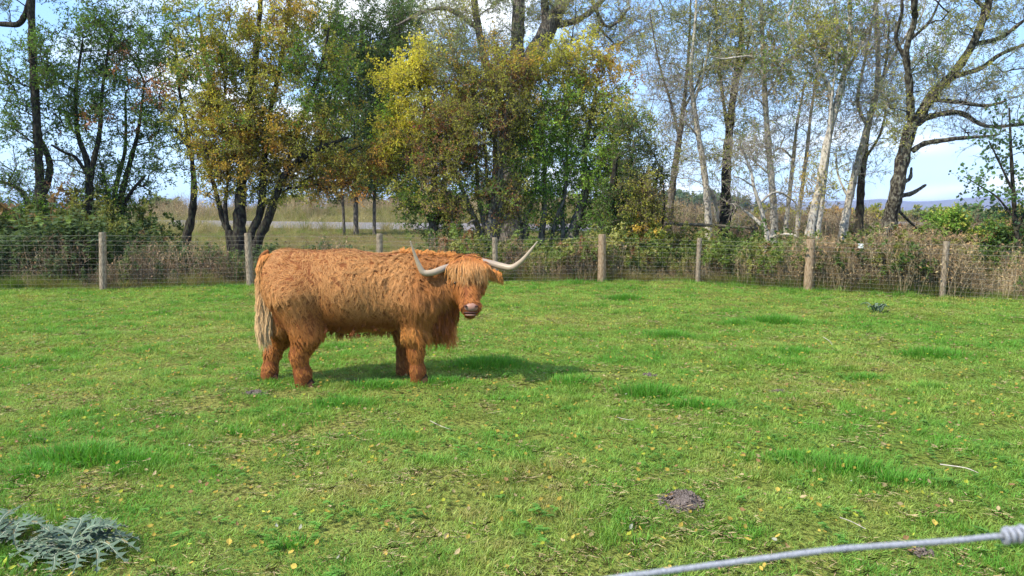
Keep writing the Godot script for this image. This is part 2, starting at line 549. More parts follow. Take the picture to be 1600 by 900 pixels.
# stems: [[x, y, width], ...] traced up each stem; blobs: [x, y, half width, half height, anchors, sprays per anchor, spray kind]
func tree(called: String, label: String, category: String, group: String, d: float, seed_: int, barkmat: String, stems: Array, blobs: Array, pal: Array, o := {}) -> Node3D:
	rng.seed = seed_
	var s := d / FOCAL
	var foot := px(stems[0][0][0], stems[0][0][1], d)
	foot.y = ground_y(foot.x, d)
	var root := thing(called, label, category, foot, group)
	var trunk := MB.new()
	var np: PackedVector3Array = []
	var nr := PackedFloat32Array()
	var par := PackedInt32Array()
	var wt := PackedFloat32Array()
	var depth_spread: float = o.get("spread_d", 0.6)
	for k in stems.size():
		var st: Array = stems[k]
		var pts := []
		var rad := []
		var off := 0.0 if k == 0 else rnd(-1.0, 1.0) * depth_spread
		var from_ground: bool = k == 0 or st[0][1] > stems[0][0][1] - 18
		for j in st.size():
			var t := float(j) / (st.size() - 1)
			pts.append(px(st[j][0], st[j][1], d + off * (t if k > 0 else t * 0.4) + (rnd(-0.1, 0.1) if j > 0 and j < st.size() - 1 else 0.0)))
			rad.append(st[j][2] * 0.5 * s * (0.84 if group == "thin trunked trees in the right half" else 1.0))
		if from_ground:
			var g: Vector3 = pts[0]
			var gy := ground_y(g.x, -g.z) - 0.1
			if g.y - gy > 0.12:
				var dx: Vector3 = (pts[0] - pts[1]).normalized() * (g.y - gy) * 0.4
				pts.push_front(Vector3(g.x + dx.x, gy, g.z))
				rad.push_front(rad[0] * 1.25)
		var line := smooth_line(pts, 5)
		var rr := PackedFloat32Array()
		for j in line.size():
			var f := float(j) / 5.0
			var q := mini(int(f), rad.size() - 2)
			rr.append(lerpf(rad[q], rad[q + 1], f - q) * (1.0 + 0.06 * sin(j * 2.3 + k)))
			np.append(line[j] - foot); nr.append(rr[j]); wt.append(0.0); par.append(-1)
		var loc := PackedVector3Array()
		for q2 in line: loc.append(q2 - foot)
		trunk.tube(loc, rr, 10 if rad[0] > 0.05 else 6, Color.WHITE, 0.09)
	var n_stem := np.size()
	# anchors through the crown, joined to the nearest wood below them
	var anchors := []
	for bl in blobs:
		var c := px(bl[0], bl[1], d) - foot
		for k in int(bl[4] * {"thorn": 2.4, "small": 1.7, "ash": 1.25, "bare": 2.3}.get(bl[6], 1.0)):
			var q := ball()
			q *= 0.55 + 0.45 * q.length()
			var a := c + Vector3(q.x * bl[2] * 1.15, q.y * bl[3] * 1.15, q.z * minf(bl[2], bl[3]) * o.get("zf", 1.2)) * s
			if (a + foot).y > 0.25:
				anchors.append([a, bl])
	var keyed := []
	for a in anchors:
		var best := 1e9
		for j in range(0, n_stem, 2):
			best = minf(best, (a[0] as Vector3).distance_squared_to(np[j]))
		keyed.append([best, a[0], a[1]])
	keyed.sort_custom(func(x, y): return x[0] < y[0])
	var limbs := []
	for a in keyed:
		var to: Vector3 = a[1]
		var best := 1e9
		var bj := 0
		for j in np.size():
			var dv := to - np[j]
			var dd := dv.length()
			if dd > best: continue
			var cost := dd + maxf(0.0, 0.35 * dd - dv.y) * 0.9
			if cost < best:
				best = cost; bj = j
		var from: Vector3 = np[bj]
		var dist := from.distance_to(to)
		var steps := clampi(int(dist / 0.16), 2, 9)
		var mid := from.lerp(to, 0.5) + Vector3(0, 0.14 * dist, 0) + ball() * dist * 0.16
		var prev := bj
		var chain := [bj]
		for j in range(1, steps + 1):
			var t := float(j) / steps
			var p := from.lerp(mid, t).lerp(mid.lerp(to, t), t) + (ball() * dist * 0.05 if j < steps else Vector3.ZERO)
			np.append(p); nr.append(-1.0); wt.append(0.0); par.append(prev)
			prev = np.size() - 1
			chain.append(prev)
		wt[prev] += 1.0
		limbs.append([chain, a[2], to, from])
	for j in range(np.size() - 1, n_stem - 1, -1):
		if par[j] >= n_stem:
			wt[par[j]] += wt[j]
	var tip: float = o.get("tip", 0.0075)
	var br := MB.new()
	for L in limbs:
		var chain: Array = L[0]
		var pts := PackedVector3Array()
		var rr := PackedFloat32Array()
		for j in chain:
			pts.append(np[j])
			rr.append(tip * pow(maxf(wt[j], 1.0), 0.42) if j >= n_stem else 0.0)
		rr[0] = rr[1] * 1.1 if chain[0] >= n_stem else minf(rr[1] * 1.15, nr[chain[0]])
		rr[rr.size() - 1] *= 0.7
		br.tube(pts, rr, 5, Color.WHITE, 0.05, false)
	var tr := part("trunk", trunk.commit(mats[barkmat]), root)
	if limbs.size():
		part("branches", br.commit(mats[o.get("branch_bark", barkmat)]), root).set_meta("kind", "stuff")
	# sprays of twigs and leaves
	var bufs := {}
	var sp: float = o.get("spread", 0.36)
	var sc: float = o.get("scale", 1.0)
	for L in limbs:
		var bl: Array = L[1]
		var kind: String = bl[6]
		if not bufs.has(kind): bufs[kind] = PackedFloat32Array()
		var lpal: Array = bl[7] if bl.size() > 7 else pal
		var base_col := pick(lpal, L[2] + foot, o.get("patch", 9.0))
		var chain: Array = L[0]
		for k in int(bl[5] * (o.get("thick", 0.22) if bl[6] == "thorn" else 0.85 if bl[6] == "small" else 0.9)):
			var p: Vector3
			if rng.randf() < 0.7:
				p = (L[2] as Vector3) + ball() * sp * rnd(0.4, 1.2)
			else:
				p = np[chain[rng.randi_range(chain.size() / 2, chain.size() - 1)]] + ball() * sp * 0.5
			var out_dir: Vector3 = ((L[2] as Vector3) - (L[3] as Vector3)).normalized() * 0.6 + ball() * 1.1 + Vector3(0, o.get("rise", 0.15), 0)
			var col := base_col if rng.randf() < 0.75 else pick(lpal, p + foot, o.get("patch", 9.0))
			var g := rnd(1.8, 3.2)
			var z := sc * rnd(0.7, 1.2)
			push(bufs[kind], frame(out_dir, rng.randf() * TAU).scaled_local(Vector3(z, z, z)), p, Color(col.r * g, col.g * g, col.b * g))
	for kind in bufs:
		many("crown", sprays[kind], bufs[kind], root)
	return root

# palettes (base colours)
const DEEP := Color(0.045, 0.078, 0.020)
const GREEN := Color(0.07, 0.125, 0.022)
const FRESH := Color(0.13, 0.21, 0.03)
const OLIVE := Color(0.17, 0.172, 0.032)
const OCHRE := Color(0.25, 0.175, 0.034)
const YELLOW := Color(0.30, 0.275, 0.035)
const ORANGE := Color(0.26, 0.13, 0.032)
const RUST := Color(0.18, 0.085, 0.038)
const BROWN := Color(0.17, 0.125, 0.06)
const GREYGREEN := Color(0.10, 0.125, 0.06)

func plant_trees() -> void:
	var dark := [[RUST, 0.10], [DEEP, 0.35], [GREEN, 0.35], [Color(0.05, 0.085, 0.02), 0.2], [OLIVE, 0.06]]
	# left edge: pole-like stem rising from a trunk that leans in from outside
	tree("leaning_tree", "old tree at the left edge, bent dark trunk carrying one tall straight grey pole", "tree", "", 18.5, 1, "bark_dark",
		[[[-8, 376, 21], [18, 354, 20], [42, 335, 18], [60, 314, 15], [62, 280, 12.5], [60, 240, 12], [58, 200, 12], [52, 100, 11.5], [48, 0, 11], [44, -110, 11], [38, -230, 6]],
		[[64, 312, 12], [74, 285, 11], [78, 260, 10], [72, 236, 8], [62, 215, 5]], [[44, 334, 10], [43, 315, 9], [30, 296, 7], [8, 286, 5], [-30, 278, 4]],
		[[47, -10, 8], [43, 12, 8], [31, 36, 9], [10, 38, 8], [-30, 34, 6]]],
		[[20, 120, 55, 50, 9, 26, "thorn"], [75, 95, 45, 40, 7, 26, "thorn"], [25, 205, 55, 45, 8, 24, "thorn"], [40, 285, 50, 30, 7, 12, "small"], [-60, 150, 60, 130, 12, 24, "thorn"], [30, -60, 90, 60, 12, 12, "small"], [20, 335, 55, 34, 8, 22, "thorn", [[OLIVE, 0.5], [GREEN, 0.5], [OCHRE, 0.2]]], [60, 350, 60, 22, 8, 26, "bramble"]], dark)
	tree("hawthorn_tree", "dark green hawthorn with one upright forking stem, second tree from the left edge", "tree", "hedge trees behind the fence", 19.0, 2, "bark_dark",
		[[[141, 350, 13], [140, 310, 12], [139, 275, 11], [134, 245, 9], [122, 210, 7], [118, 150, 5], [128, 70, 3]], [[141, 280, 9], [149, 240, 8], [156, 205, 7], [160, 140, 5], [172, 60, 3]], [[136, 272, 6], [118, 246, 5], [100, 238, 4], [80, 226, 3]]],
		[[110, 110, 60, 60, 13, 26, "thorn"], [165, 70, 60, 50, 12, 24, "thorn"], [150, 160, 60, 50, 13, 26, "thorn"], [90, 190, 50, 40, 8, 22, "thorn"], [180, 20, 70, 22, 8, 14, "thorn"], [120, 330, 55, 32, 10, 24, "thorn", [[OLIVE, 0.5], [GREEN, 0.5]]], [110, 270, 50, 30, 5, 12, "small"]], dark)
	tree("hawthorn_tree", "dark green hawthorn of several thin stems left of the bare gap of sky", "tree", "hedge trees behind the fence", 19.6, 3, "bark_dark",
		[[[186, 345, 10], [190, 305, 9], [199, 270, 8], [207, 240, 7], [216, 205, 5], [226, 130, 3]], [[181, 345, 9], [180, 300, 8], [188, 265, 7], [196, 228, 5], [196, 150, 3]], [[176, 340, 6], [166, 290, 4], [156, 250, 3]], [[190, 335, 6], [205, 300, 5], [226, 276, 3]]],
		[[205, 110, 55, 60, 13, 24, "thorn"], [225, 175, 45, 50, 11, 24, "thorn"], [195, 240, 50, 40, 9, 20, "thorn"], [230, 265, 35, 40, 7, 18, "thorn"], [215, 55, 55, 35, 9, 20, "thorn"], [170, 300, 45, 35, 6, 16, "small"], [172, 330, 40, 32, 9, 24, "thorn", [[OLIVE, 0.5], [GREEN, 0.5]]]], dark)
	tree("slim_tree", "slim single stemmed tree with a bent dark trunk left of the large ochre tree", "tree", "", 19.0, 4, "bark_dark",
		[[[290, 380, 15], [299, 340, 12], [303, 300, 10], [301, 260, 7], [296, 225, 6], [290, 190, 5], [280, 140, 4], [275, 70, 3]], [[298, 240, 4], [285, 215, 3], [272, 200, 2]]],
		[[275, 235, 28, 40, 6, 18, "thorn"], [275, 140, 45, 50, 10, 22, "thorn", [[RUST, 0.25], [DEEP, 0.3], [GREEN, 0.25], [ORANGE, 0.15]]], [285, 55, 45, 50, 9, 20, "thorn"], [300, 210, 28, 30, 4, 14, "small"]], dark)
	var ochre := [[GREEN, 0.26], [OLIVE, 0.36], [OCHRE, 0.24], [YELLOW, 0.10], [ORANGE, 0.10]]
	tree("maple_tree", "large spreading tree in ochre and olive leaf with several black stems", "tree", "", 18.6, 5, "bark_dark",
		[[[374, 372, 21], [375, 325, 18], [379, 270, 14], [386, 200, 13], [396, 120, 10], [406, 20, 7], [410, -80, 3]], [[362, 372, 12], [350, 346, 10], [341, 315, 7], [333, 285, 6], [318, 255, 3]], [[390, 372, 13], [405, 338, 12], [410, 300, 11], [413, 250, 10], [421, 180, 8], [440, 90, 6], [458, -40, 3]],
		[[402, 380, 15], [419, 342, 14], [431, 305, 12], [446, 272, 10], [482, 240, 9], [545, 214, 4]], [[355, 355, 7], [352, 318, 6], [356, 280, 4], [350, 230, 3]], [[381, 265, 10], [350, 190, 8], [325, 110, 6], [310, 20, 3]], [[446, 272, 8], [470, 190, 7], [500, 110, 5], [515, 40, 3]]],
		[[390, 140, 75, 70, 22, 34, "thorn"], [340, 70, 70, 65, 18, 30, "thorn"], [460, 100, 70, 75, 22, 32, "thorn"], [400, 15, 90, 60, 18, 26, "thorn"], [350, 195, 60, 55, 15, 32, "thorn"], [430, 215, 70, 50, 18, 34, "thorn"], [505, 190, 50, 60, 15, 30, "thorn"], [370, 262, 55, 32, 12, 30, "thorn"], [460, 268, 55, 28, 10, 26, "thorn"], [430, -90, 120, 60, 18, 22, "thorn"], [330, 265, 25, 40, 5, 16, "small"], [520, 90, 45, 60, 9, 24, "thorn"], [548, 245, 32, 45, 8, 26, "thorn"], [525, 288, 45, 20, 7, 24, "thorn", [[OLIVE, 0.4], [ORANGE, 0.4], [OCHRE, 0.3]]], [430, 295, 70, 24, 10, 22, "thorn"], [355, 300, 40, 24, 6, 20, "thorn"], [395, 235, 90, 45, 14, 26, "thorn"], [320, 150, 45, 60, 9, 26, "thorn"]], ochre, {"patch": 14.0, "thick": 0.24})
	tree("dark_tree", "dark green full tree seen between the ochre tree and the yellow tree", "tree", "", 30.0, 6, "bark_grey",
		[[[556, 322, 7], [557, 250, 6.5], [560, 150, 6], [566, 40, 6]], [[585, 322, 5], [588, 240, 4], [600, 150, 4]], [[536, 322, 4], [530, 250, 3]]],
		[[565, 110, 55, 70, 20, 34, "thorn"], [555, 215, 60, 60, 20, 36, "thorn"], [610, 70, 45, 60, 14, 30, "thorn"], [600, 180, 40, 60, 14, 34, "thorn"], [550, 30, 60, 40, 10, 26, "thorn"], [520, 275, 50, 30, 8, 26, "thorn"], [605, 260, 45, 40, 10, 30, "thorn"], [570, 285, 50, 24, 9, 26, "thorn"], [640, 40, 40, 45, 8, 26, "thorn"]], [[DEEP, 0.55], [Color(0.045, 0.085, 0.03), 0.35], [GREEN, 0.15]], {"scale": 1.5, "spread": 0.6, "thick": 0.36})
	tree("yellow_tree", "bright yellow green tree leaning left over the cow's back", "tree", "", 18.8, 7, "bark_grey",
		[[[678, 376, 17], [677, 335, 14], [678, 290, 11], [676, 230, 8], [664, 165, 6], [645, 105, 3]], [[684, 345, 8], [692, 300, 7], [696, 240, 5], [700, 170, 3]], [[675, 330, 6], [650, 290, 5], [628, 240, 3]]],
		[[630, 130, 40, 45, 12, 32, "thorn"], [665, 105, 40, 40, 10, 26, "thorn"], [625, 200, 32, 45, 10, 32, "thorn"], [665, 185, 45, 45, 11, 28, "thorn"], [612, 265, 25, 28, 5, 22, "thorn", [[YELLOW, 0.4], [ORANGE, 0.4], [OCHRE, 0.3]]], [668, 315, 42, 32, 10, 28, "thorn", [[OLIVE, 0.4], [GREEN, 0.6]]], [615, 230, 35, 55, 9, 26, "thorn", [[YELLOW, 0.4], [OLIVE, 0.4], [OCHRE, 0.3]]], [640, 238, 35, 26, 7, 22, "small", [[RUST, 0.8], [BROWN, 0.3]]], [690, 140, 40, 50, 9, 18, "small"], [645, 285, 40, 35, 9, 24, "thorn", [[OLIVE, 0.5], [GREEN, 0.4], [RUST, 0.2]]], [690, 240, 35, 45, 8, 22, "thorn", [[OLIVE, 0.6], [FRESH, 0.3]]], [680, 345, 34, 22, 6, 22, "thorn", [[DEEP, 0.3], [GREEN, 0.6]]]],
		[[FRESH, 0.4], [YELLOW, 0.55], [OLIVE, 0.12]], {"patch": 8.0, "thick": 0.28})
	tree("berry_tree", "twiggy reddish brown tree with a fan of many stems right behind the cow's head", "tree", "", 18.2, 8, "bark_grey",
		[[[766, 374, 26], [768, 345, 20], [772, 300, 11], [774, 240, 8], [768, 180, 6], [758, 110, 3]], [[752, 370, 12], [738, 335, 9], [724, 300, 7], [708, 262, 5], [690, 215, 3]], [[758, 360, 9], [748, 310, 7], [744, 255, 5], [735, 180, 3]], [[776, 360, 10], [784, 310, 8], [783, 250, 6], [790, 180, 4], [800, 110, 2]], [[780, 358, 7], [795, 335, 5], [812, 318, 3]], [[764, 350, 7], [761, 290, 6], [757, 220, 4], [748, 150, 2]], [[770, 340, 6], [779, 280, 5], [778, 210, 4], [775, 130, 2]], [[748, 360, 5], [741, 345, 4], [730, 350, 2]]],
		[[720, 190, 55, 45, 18, 24, "small"], [770, 150, 55, 50, 16, 24, "small"], [700, 240, 45, 35, 12, 20, "small"], [745, 250, 45, 40, 12, 18, "small"], [810, 200, 35, 50, 10, 20, "small"], [735, 110, 60, 40, 12, 20, "small", [[OLIVE, 0.5], [OCHRE, 0.2], [GREYGREEN, 0.5]]], [800, 110, 50, 40, 10, 22, "thorn", [[OLIVE, 0.5], [OCHRE, 0.3]]], [720, 300, 40, 25, 7, 18, "thorn", [[OLIVE, 0.6], [GREEN, 0.5], [YELLOW, 0.2]]], [700, 330, 40, 18, 5, 14, "small"], [780, 300, 40, 30, 10, 16, "small"], [745, 205, 70, 60, 18, 18, "small"], [690, 285, 45, 40, 10, 18, "thorn", [[OLIVE, 0.6], [BROWN, 0.4], [OCHRE, 0.2]]], [815, 265, 35, 40, 9, 22, "thorn", [[OLIVE, 0.5], [GREEN, 0.4], [RUST, 0.2]]], [760, 345, 40, 16, 3, 12, "small", [[OLIVE, 0.6], [GREEN, 0.5]]], [800, 335, 24, 20, 3, 14, "small"]],
		[[BROWN, 0.25], [OLIVE, 0.42], [RUST, 0.18], [GREEN, 0.15], [Color(0.25, 0.06, 0.04), 0.05]], {"patch": 8.0, "tip": 0.007})
	tree("hedge_maple", "bushy tree in green and yellow green with orange at its right top", "tree", "", 18.6, 9, "bark_grey",
		[[[892, 374, 20], [905, 335, 17], [915, 295, 13], [913, 250, 9], [922, 190, 7], [935, 120, 3]], [[846, 374, 10], [850, 335, 9], [851, 285, 7], [850, 230, 5], [845, 150, 3]], [[822, 372, 11], [821, 342, 9], [832, 312, 7], [838, 260, 5], [830, 190, 3]], [[880, 368, 8], [879, 320, 7], [886, 270, 6], [884, 200, 4], [880, 120, 2]], [[862, 372, 7], [872, 335, 6], [884, 300, 4], [880, 250, 3]], [[816, 360, 6], [808, 330, 4], [800, 300, 2]]],
		[[850, 235, 45, 50, 14, 32, "thorn", [[FRESH, 0.6], [GREEN, 0.2], [YELLOW, 0.2]]], [880, 180, 55, 50, 16, 32, "thorn"], [860, 110, 55, 45, 13, 28, "thorn", [[OLIVE, 0.6], [OCHRE, 0.35], [YELLOW, 0.12]]], [905, 105, 45, 35, 9, 26, "thorn", [[OLIVE, 0.5], [YELLOW, 0.4]]], [945, 125, 36, 34, 9, 28, "thorn", [[ORANGE, 0.45], [OCHRE, 0.35], [OLIVE, 0.3]]], [940, 190, 40, 50, 12, 28, "thorn"], [935, 265, 45, 40, 11, 28, "thorn"], [900, 290, 40, 35, 9, 26, "thorn", [[FRESH, 0.4], [GREEN, 0.6]]], [850, 305, 40, 28, 8, 24, "thorn", [[FRESH, 0.5], [OLIVE, 0.4]]], [965, 230, 30, 60, 8, 22, "small"], [820, 170, 45, 60, 14, 28, "thorn", [[OLIVE, 0.6], [OCHRE, 0.2], [GREEN, 0.2]]], [915, 240, 55, 55, 12, 26, "thorn"], [835, 335, 30, 22, 6, 18, "thorn", [[GREEN, 0.5], [OLIVE, 0.5]]], [925, 335, 28, 26, 6, 18, "thorn", [[GREEN, 0.5], [OLIVE, 0.4]]], [880, 350, 35, 20, 5, 20, "thorn", [[GREEN, 0.5], [FRESH, 0.4]]]],
		[[GREEN, 0.22], [FRESH, 0.22], [OLIVE, 0.48], [OCHRE, 0.16]], {"patch": 10.0})
	tree("ivy_thicket", "dark ivy clad stump and thicket behind the round tan post", "shrub", "", 17.6, 10, "bark_dark",
		[[[956, 380, 16], [955, 340, 14], [957, 300, 11], [962, 250, 7]], [[975, 376, 8], [980, 330, 7], [984, 280, 5], [990, 220, 3]], [[995, 372, 6], [1002, 320, 5], [1006, 270, 3]], [[1018, 372, 5], [1020, 320, 4], [1030, 260, 3]], [[1030, 372, 5], [1038, 330, 4], [1036, 280, 2]], [[968, 376, 5], [966, 330, 4], [972, 290, 2]]],
		[[958, 330, 24, 42, 14, 30, "thorn", [[DEEP, 0.7], [GREEN, 0.3]]], [985, 290, 32, 45, 9, 20, "small"], [1015, 330, 38, 34, 9, 18, "small", [[BROWN, 0.5], [OLIVE, 0.4], [DEEP, 0.3]]], [1000, 365, 40, 15, 8, 26, "bramble", [[FRESH, 0.3], [OLIVE, 0.6], [OCHRE, 0.2]]], [985, 210, 40, 45, 7, 18, "small"], [1020, 250, 35, 40, 6, 16, "small"]],
		[[DEEP, 0.4], [OLIVE, 0.4], [BROWN, 0.3]])
	# tall trees standing further back
	var high := [[GREYGREEN, 0.5], [OLIVE, 0.35], [OCHRE, 0.15], [GREEN, 0.15]]
	tree("tall_ash_tree", "tall thick trunked tree rising behind the hedge, dark limbs forking at the top", "tree", "", 27.0, 11, "bark_grey",
		[[[792, 335, 46], [794, 270, 42], [802, 190, 36], [825, 110, 32], [848, 62, 28], [864, 30, 24], [880, 2, 20], [905, -60, 14], [925, -150, 6]], [[852, 56, 14], [852, 15, 13], [846, -30, 11], [835, -110, 5]], [[862, 38, 13], [885, 36, 11], [912, 26, 9], [950, -10, 7], [985, -70, 3]], [[806, 170, 22], [808, 90, 21], [810, 20, 20], [814, -60, 15], [812, -160, 6]], [[796, 200, 14], [762, 110, 12], [745, 30, 11], [738, -30, 9], [728, -130, 4]], [[748, 45, 8], [700, 14, 7], [660, 20, 5], [620, 40, 3]], [[905, -60, 7], [945, 40, 5], [985, 10, 3]]],
		[[740, 20, 70, 50, 16, 16, "ash"], [820, -10, 80, 50, 18, 14, "ash"], [900, 20, 80, 60, 20, 16, "ash"], [960, 60, 45, 50, 10, 14, "ash"], [680, 40, 50, 45, 12, 14, "ash"], [840, -110, 150, 60, 26, 12, "ash"], [780, 70, 60, 30, 8, 14, "ash"], [990, 30, 40, 50, 8, 12, "bare"]], high, {"spread": 0.5, "scale": 1.15, "tip": 0.011})
	var thin := [[GREYGREEN, 0.4], [OLIVE, 0.35], [GREEN, 0.2], [BROWN, 0.2]]
	tree("bare_tree", "nearly bare forked tree with brown trunk left of the mossy pair", "tree", "thin trunked trees in the right half", 23.0, 12, "bark_grey",
		[[[1046, 340, 14], [1051, 290, 13], [1058, 240, 11], [1064, 200, 9], [1070, 150, 7], [1076, 80, 5], [1080, -20, 2]], [[1061, 215, 6], [1048, 160, 5], [1030, 100, 4], [1015, 20, 2]], [[1068, 170, 5], [1090, 130, 4], [1100, 90, 2]]],
		[[1045, 120, 50, 60, 11, 12, "bare"], [1075, 60, 50, 55, 10, 12, "ash"], [1030, 30, 45, 50, 9, 12, "ash"], [1050, 200, 40, 40, 7, 10, "bare"], [1040, -60, 70, 50, 9, 10, "bare"]], thin, {"spread": 0.5, "branch_bark": "bark_grey"})
	tree("bare_tree", "slender curving trunk with a low side branch, left of the thick mossy trunk", "tree", "thin trunked trees in the right half", 22.0, 13, "bark_pale",
		[[[1107, 350, 13], [1104, 300, 12], [1097, 245, 11], [1090, 205, 10], [1081, 140, 8], [1080, 100, 7], [1086, 40, 5], [1090, -50, 2]], [[1084, 160, 6], [1100, 110, 5], [1112, 50, 3]], [[1104, 292, 7], [1116, 308, 8], [1121, 345, 9]], [[1092, 215, 4], [1070, 190, 3], [1050, 180, 2]]],
		[[1095, 90, 40, 50, 10, 14, "ash"], [1080, 160, 45, 40, 8, 10, "bare"], [1110, 20, 50, 50, 10, 13, "ash"], [1085, 250, 40, 40, 6, 9, "bare"], [1100, -70, 60, 50, 8, 10, "bare"]], thin, {"spread": 0.65})
	tree("mossy_tree", "thicker green mossed trunk with a dark broken stub at its foot", "tree", "thin trunked trees in the right half", 22.5, 14, "bark_dark",
		[[[1132, 350, 20], [1134, 300, 18], [1136, 250, 17], [1141, 190, 14], [1150, 120, 11], [1158, 60, 8], [1160, -30, 4], [1164, -110, 2]], [[1138, 345, 9], [1147, 328, 9], [1152, 314, 9]], [[1139, 215, 7], [1128, 140, 6], [1120, 60, 4], [1118, -20, 2]], [[1148, 130, 6], [1165, 90, 5], [1175, 30, 3]]],
		[[1135, 100, 45, 50, 12, 16, "ash"], [1160, 60, 45, 50, 11, 16, "ash"], [1130, 20, 50, 40, 9, 14, "ash"], [1150, 190, 40, 45, 8, 12, "ash"], [1130, 255, 35, 35, 6, 14, "ash", [[OLIVE, 0.6], [GREEN, 0.4]]], [1145, -60, 70, 50, 9, 10, "bare"]], thin, {"spread": 0.65})
	tree("birch_tree", "straight pale white trunk standing alone left of the double trunked tree", "tree", "thin trunked trees in the right half", 20.0, 15, "bark_pale",
		[[[1210, 372, 14], [1209, 330, 13], [1206, 286, 12], [1200, 220, 11], [1194, 130, 9], [1191, 50, 8], [1189, 0, 7], [1186, -120, 3]], [[1195, 155, 5], [1220, 110, 4], [1240, 60, 2]], [[1206, 275, 4], [1190, 262, 4], [1170, 245, 2]], [[1192, 92, 5], [1165, 88, 4], [1130, 92, 3], [1110, 88, 2]], [[1193, 110, 4], [1178, 60, 3], [1170, 0, 2]]],
		[[1185, 60, 45, 50, 11, 14, "ash"], [1215, 20, 45, 50, 10, 14, "ash"], [1180, 140, 45, 40, 8, 12, "bare"], [1215, 110, 40, 45, 8, 12, "ash"], [1190, 240, 40, 45, 7, 9, "bare"], [1190, -70, 70, 50, 10, 10, "bare"]], thin, {"spread": 0.65})
	tree("dead_sapling", "leaning dead grey sapling with crossing bare branches left of the pale trunk", "tree", "", 19.0, 16, "bark_pale",
		[[[1198, 372, 6], [1190, 330, 6], [1178, 292, 5], [1172, 262, 4], [1150, 215, 2]], [[1206, 376, 6], [1190, 352, 6], [1165, 330, 4], [1148, 318, 3]], [[1204, 374, 4], [1232, 366, 4], [1250, 372, 3]], [[1186, 318, 4], [1212, 300, 4], [1238, 312, 3], [1250, 330, 2]], [[1178, 292, 3], [1160, 280, 2], [1150, 276, 2]]],
		[[1175, 240, 35, 30, 5, 8, "bare"], [1160, 310, 30, 20, 4, 6, "bare"], [1230, 320, 25, 25, 4, 6, "bare"]], thin, {"spread": 0.3})
	tree("thin_birch", "pair of thin grey stems between the pale trunk and the double trunk", "tree", "thin trunked trees in the right half", 23.0, 17, "bark_pale",
		[[[1228, 352, 8], [1234, 300, 8], [1239, 255, 7], [1246, 190, 5], [1262, 110, 3]], [[1246, 352, 8], [1254, 290, 7], [1261, 235, 7], [1268, 170, 5], [1280, 90, 3]], [[1240, 250, 4], [1222, 232, 3], [1208, 236, 2]]],
		[[1255, 110, 40, 45, 10, 13, "ash"], [1240, 180, 40, 40, 8, 12, "bare"], [1270, 40, 50, 50, 9, 12, "ash"], [1245, 245, 35, 30, 5, 9, "bare"]], thin, {"spread": 0.65})
	tree("double_birch", "tall pale tree whose two trunks rise side by side behind the round post", "tree", "thin trunked trees in the right half", 18.8, 18, "bark_pale",
		[[[1264, 374, 17], [1272, 330, 16], [1281, 292, 15], [1291, 229, 13], [1315, 133, 11], [1328, 69, 9], [1328, 0, 8], [1334, -120, 3]], [[1276, 372, 12], [1284, 310, 11], [1299, 160, 8], [1280, 110, 7], [1268, 84, 6], [1240, 66, 5], [1228, 20, 2]], [[1318, 120, 6], [1350, 62, 5], [1370, 10, 3], [1384, -50, 2]], [[1283, 290, 6], [1296, 220, 6], [1298, 170, 5], [1312, 60, 3]], [[1322, 95, 5], [1310, 40, 4], [1300, -30, 2]]],
		[[1270, 60, 50, 50, 13, 14, "ash"], [1310, 30, 50, 50, 12, 14, "ash"], [1290, 110, 40, 40, 8, 13, "ash"], [1335, 90, 35, 40, 6, 10, "bare"], [1282, 285, 16, 26, 5, 14, "ash", [[OLIVE, 0.6], [OCHRE, 0.4]]], [1320, 190, 30, 50, 6, 8, "bare"], [1300, -70, 90, 50, 14, 11, "bare"]], thin, {"spread": 0.65})
	tree("spotted_birch", "white and black blotched trunk leaning right, between the double trunk and the leaning tree", "tree", "thin trunked trees in the right half", 19.6, 19, "bark_pale",
		[[[1318, 358, 15], [1324, 325, 14], [1335, 275, 13], [1344, 240, 12], [1356, 197, 12], [1371, 133, 10], [1371, 60, 8], [1368, 0, 7], [1366, -100, 3]], [[1356, 197, 8], [1340, 160, 6], [1352, 90, 5], [1366, 20, 2]], [[1370, 140, 7], [1395, 90, 6], [1420, 50, 5], [1440, 24, 3], [1450, -20, 2]], [[1326, 310, 5], [1310, 275, 4], [1306, 240, 3]]],
		[[1370, 60, 40, 45, 7, 10, "bare"], [1400, 60, 40, 40, 6, 10, "ash"], [1350, 150, 35, 45, 6, 10, "bare"], [1380, 190, 35, 40, 6, 10, "ash"], [1375, -50, 70, 50, 10, 11, "bare"], [1330, 260, 30, 35, 4, 8, "bare"]], thin, {"spread": 0.65})
	tree("dark_stemmed_tree", "short dark trunk close behind the blotched white trunk", "tree", "", 20.5, 20, "bark_dark",
		[[[1342, 362, 13], [1344, 320, 12], [1346, 280, 11], [1351, 245, 9], [1360, 180, 6], [1382, 110, 4], [1390, 30, 2]], [[1350, 250, 5], [1375, 210, 4], [1386, 160, 2]]],
		[[1375, 150, 30, 50, 6, 10, "bare"], [1390, 60, 35, 45, 6, 10, "ash"]], thin, {"spread": 0.65})
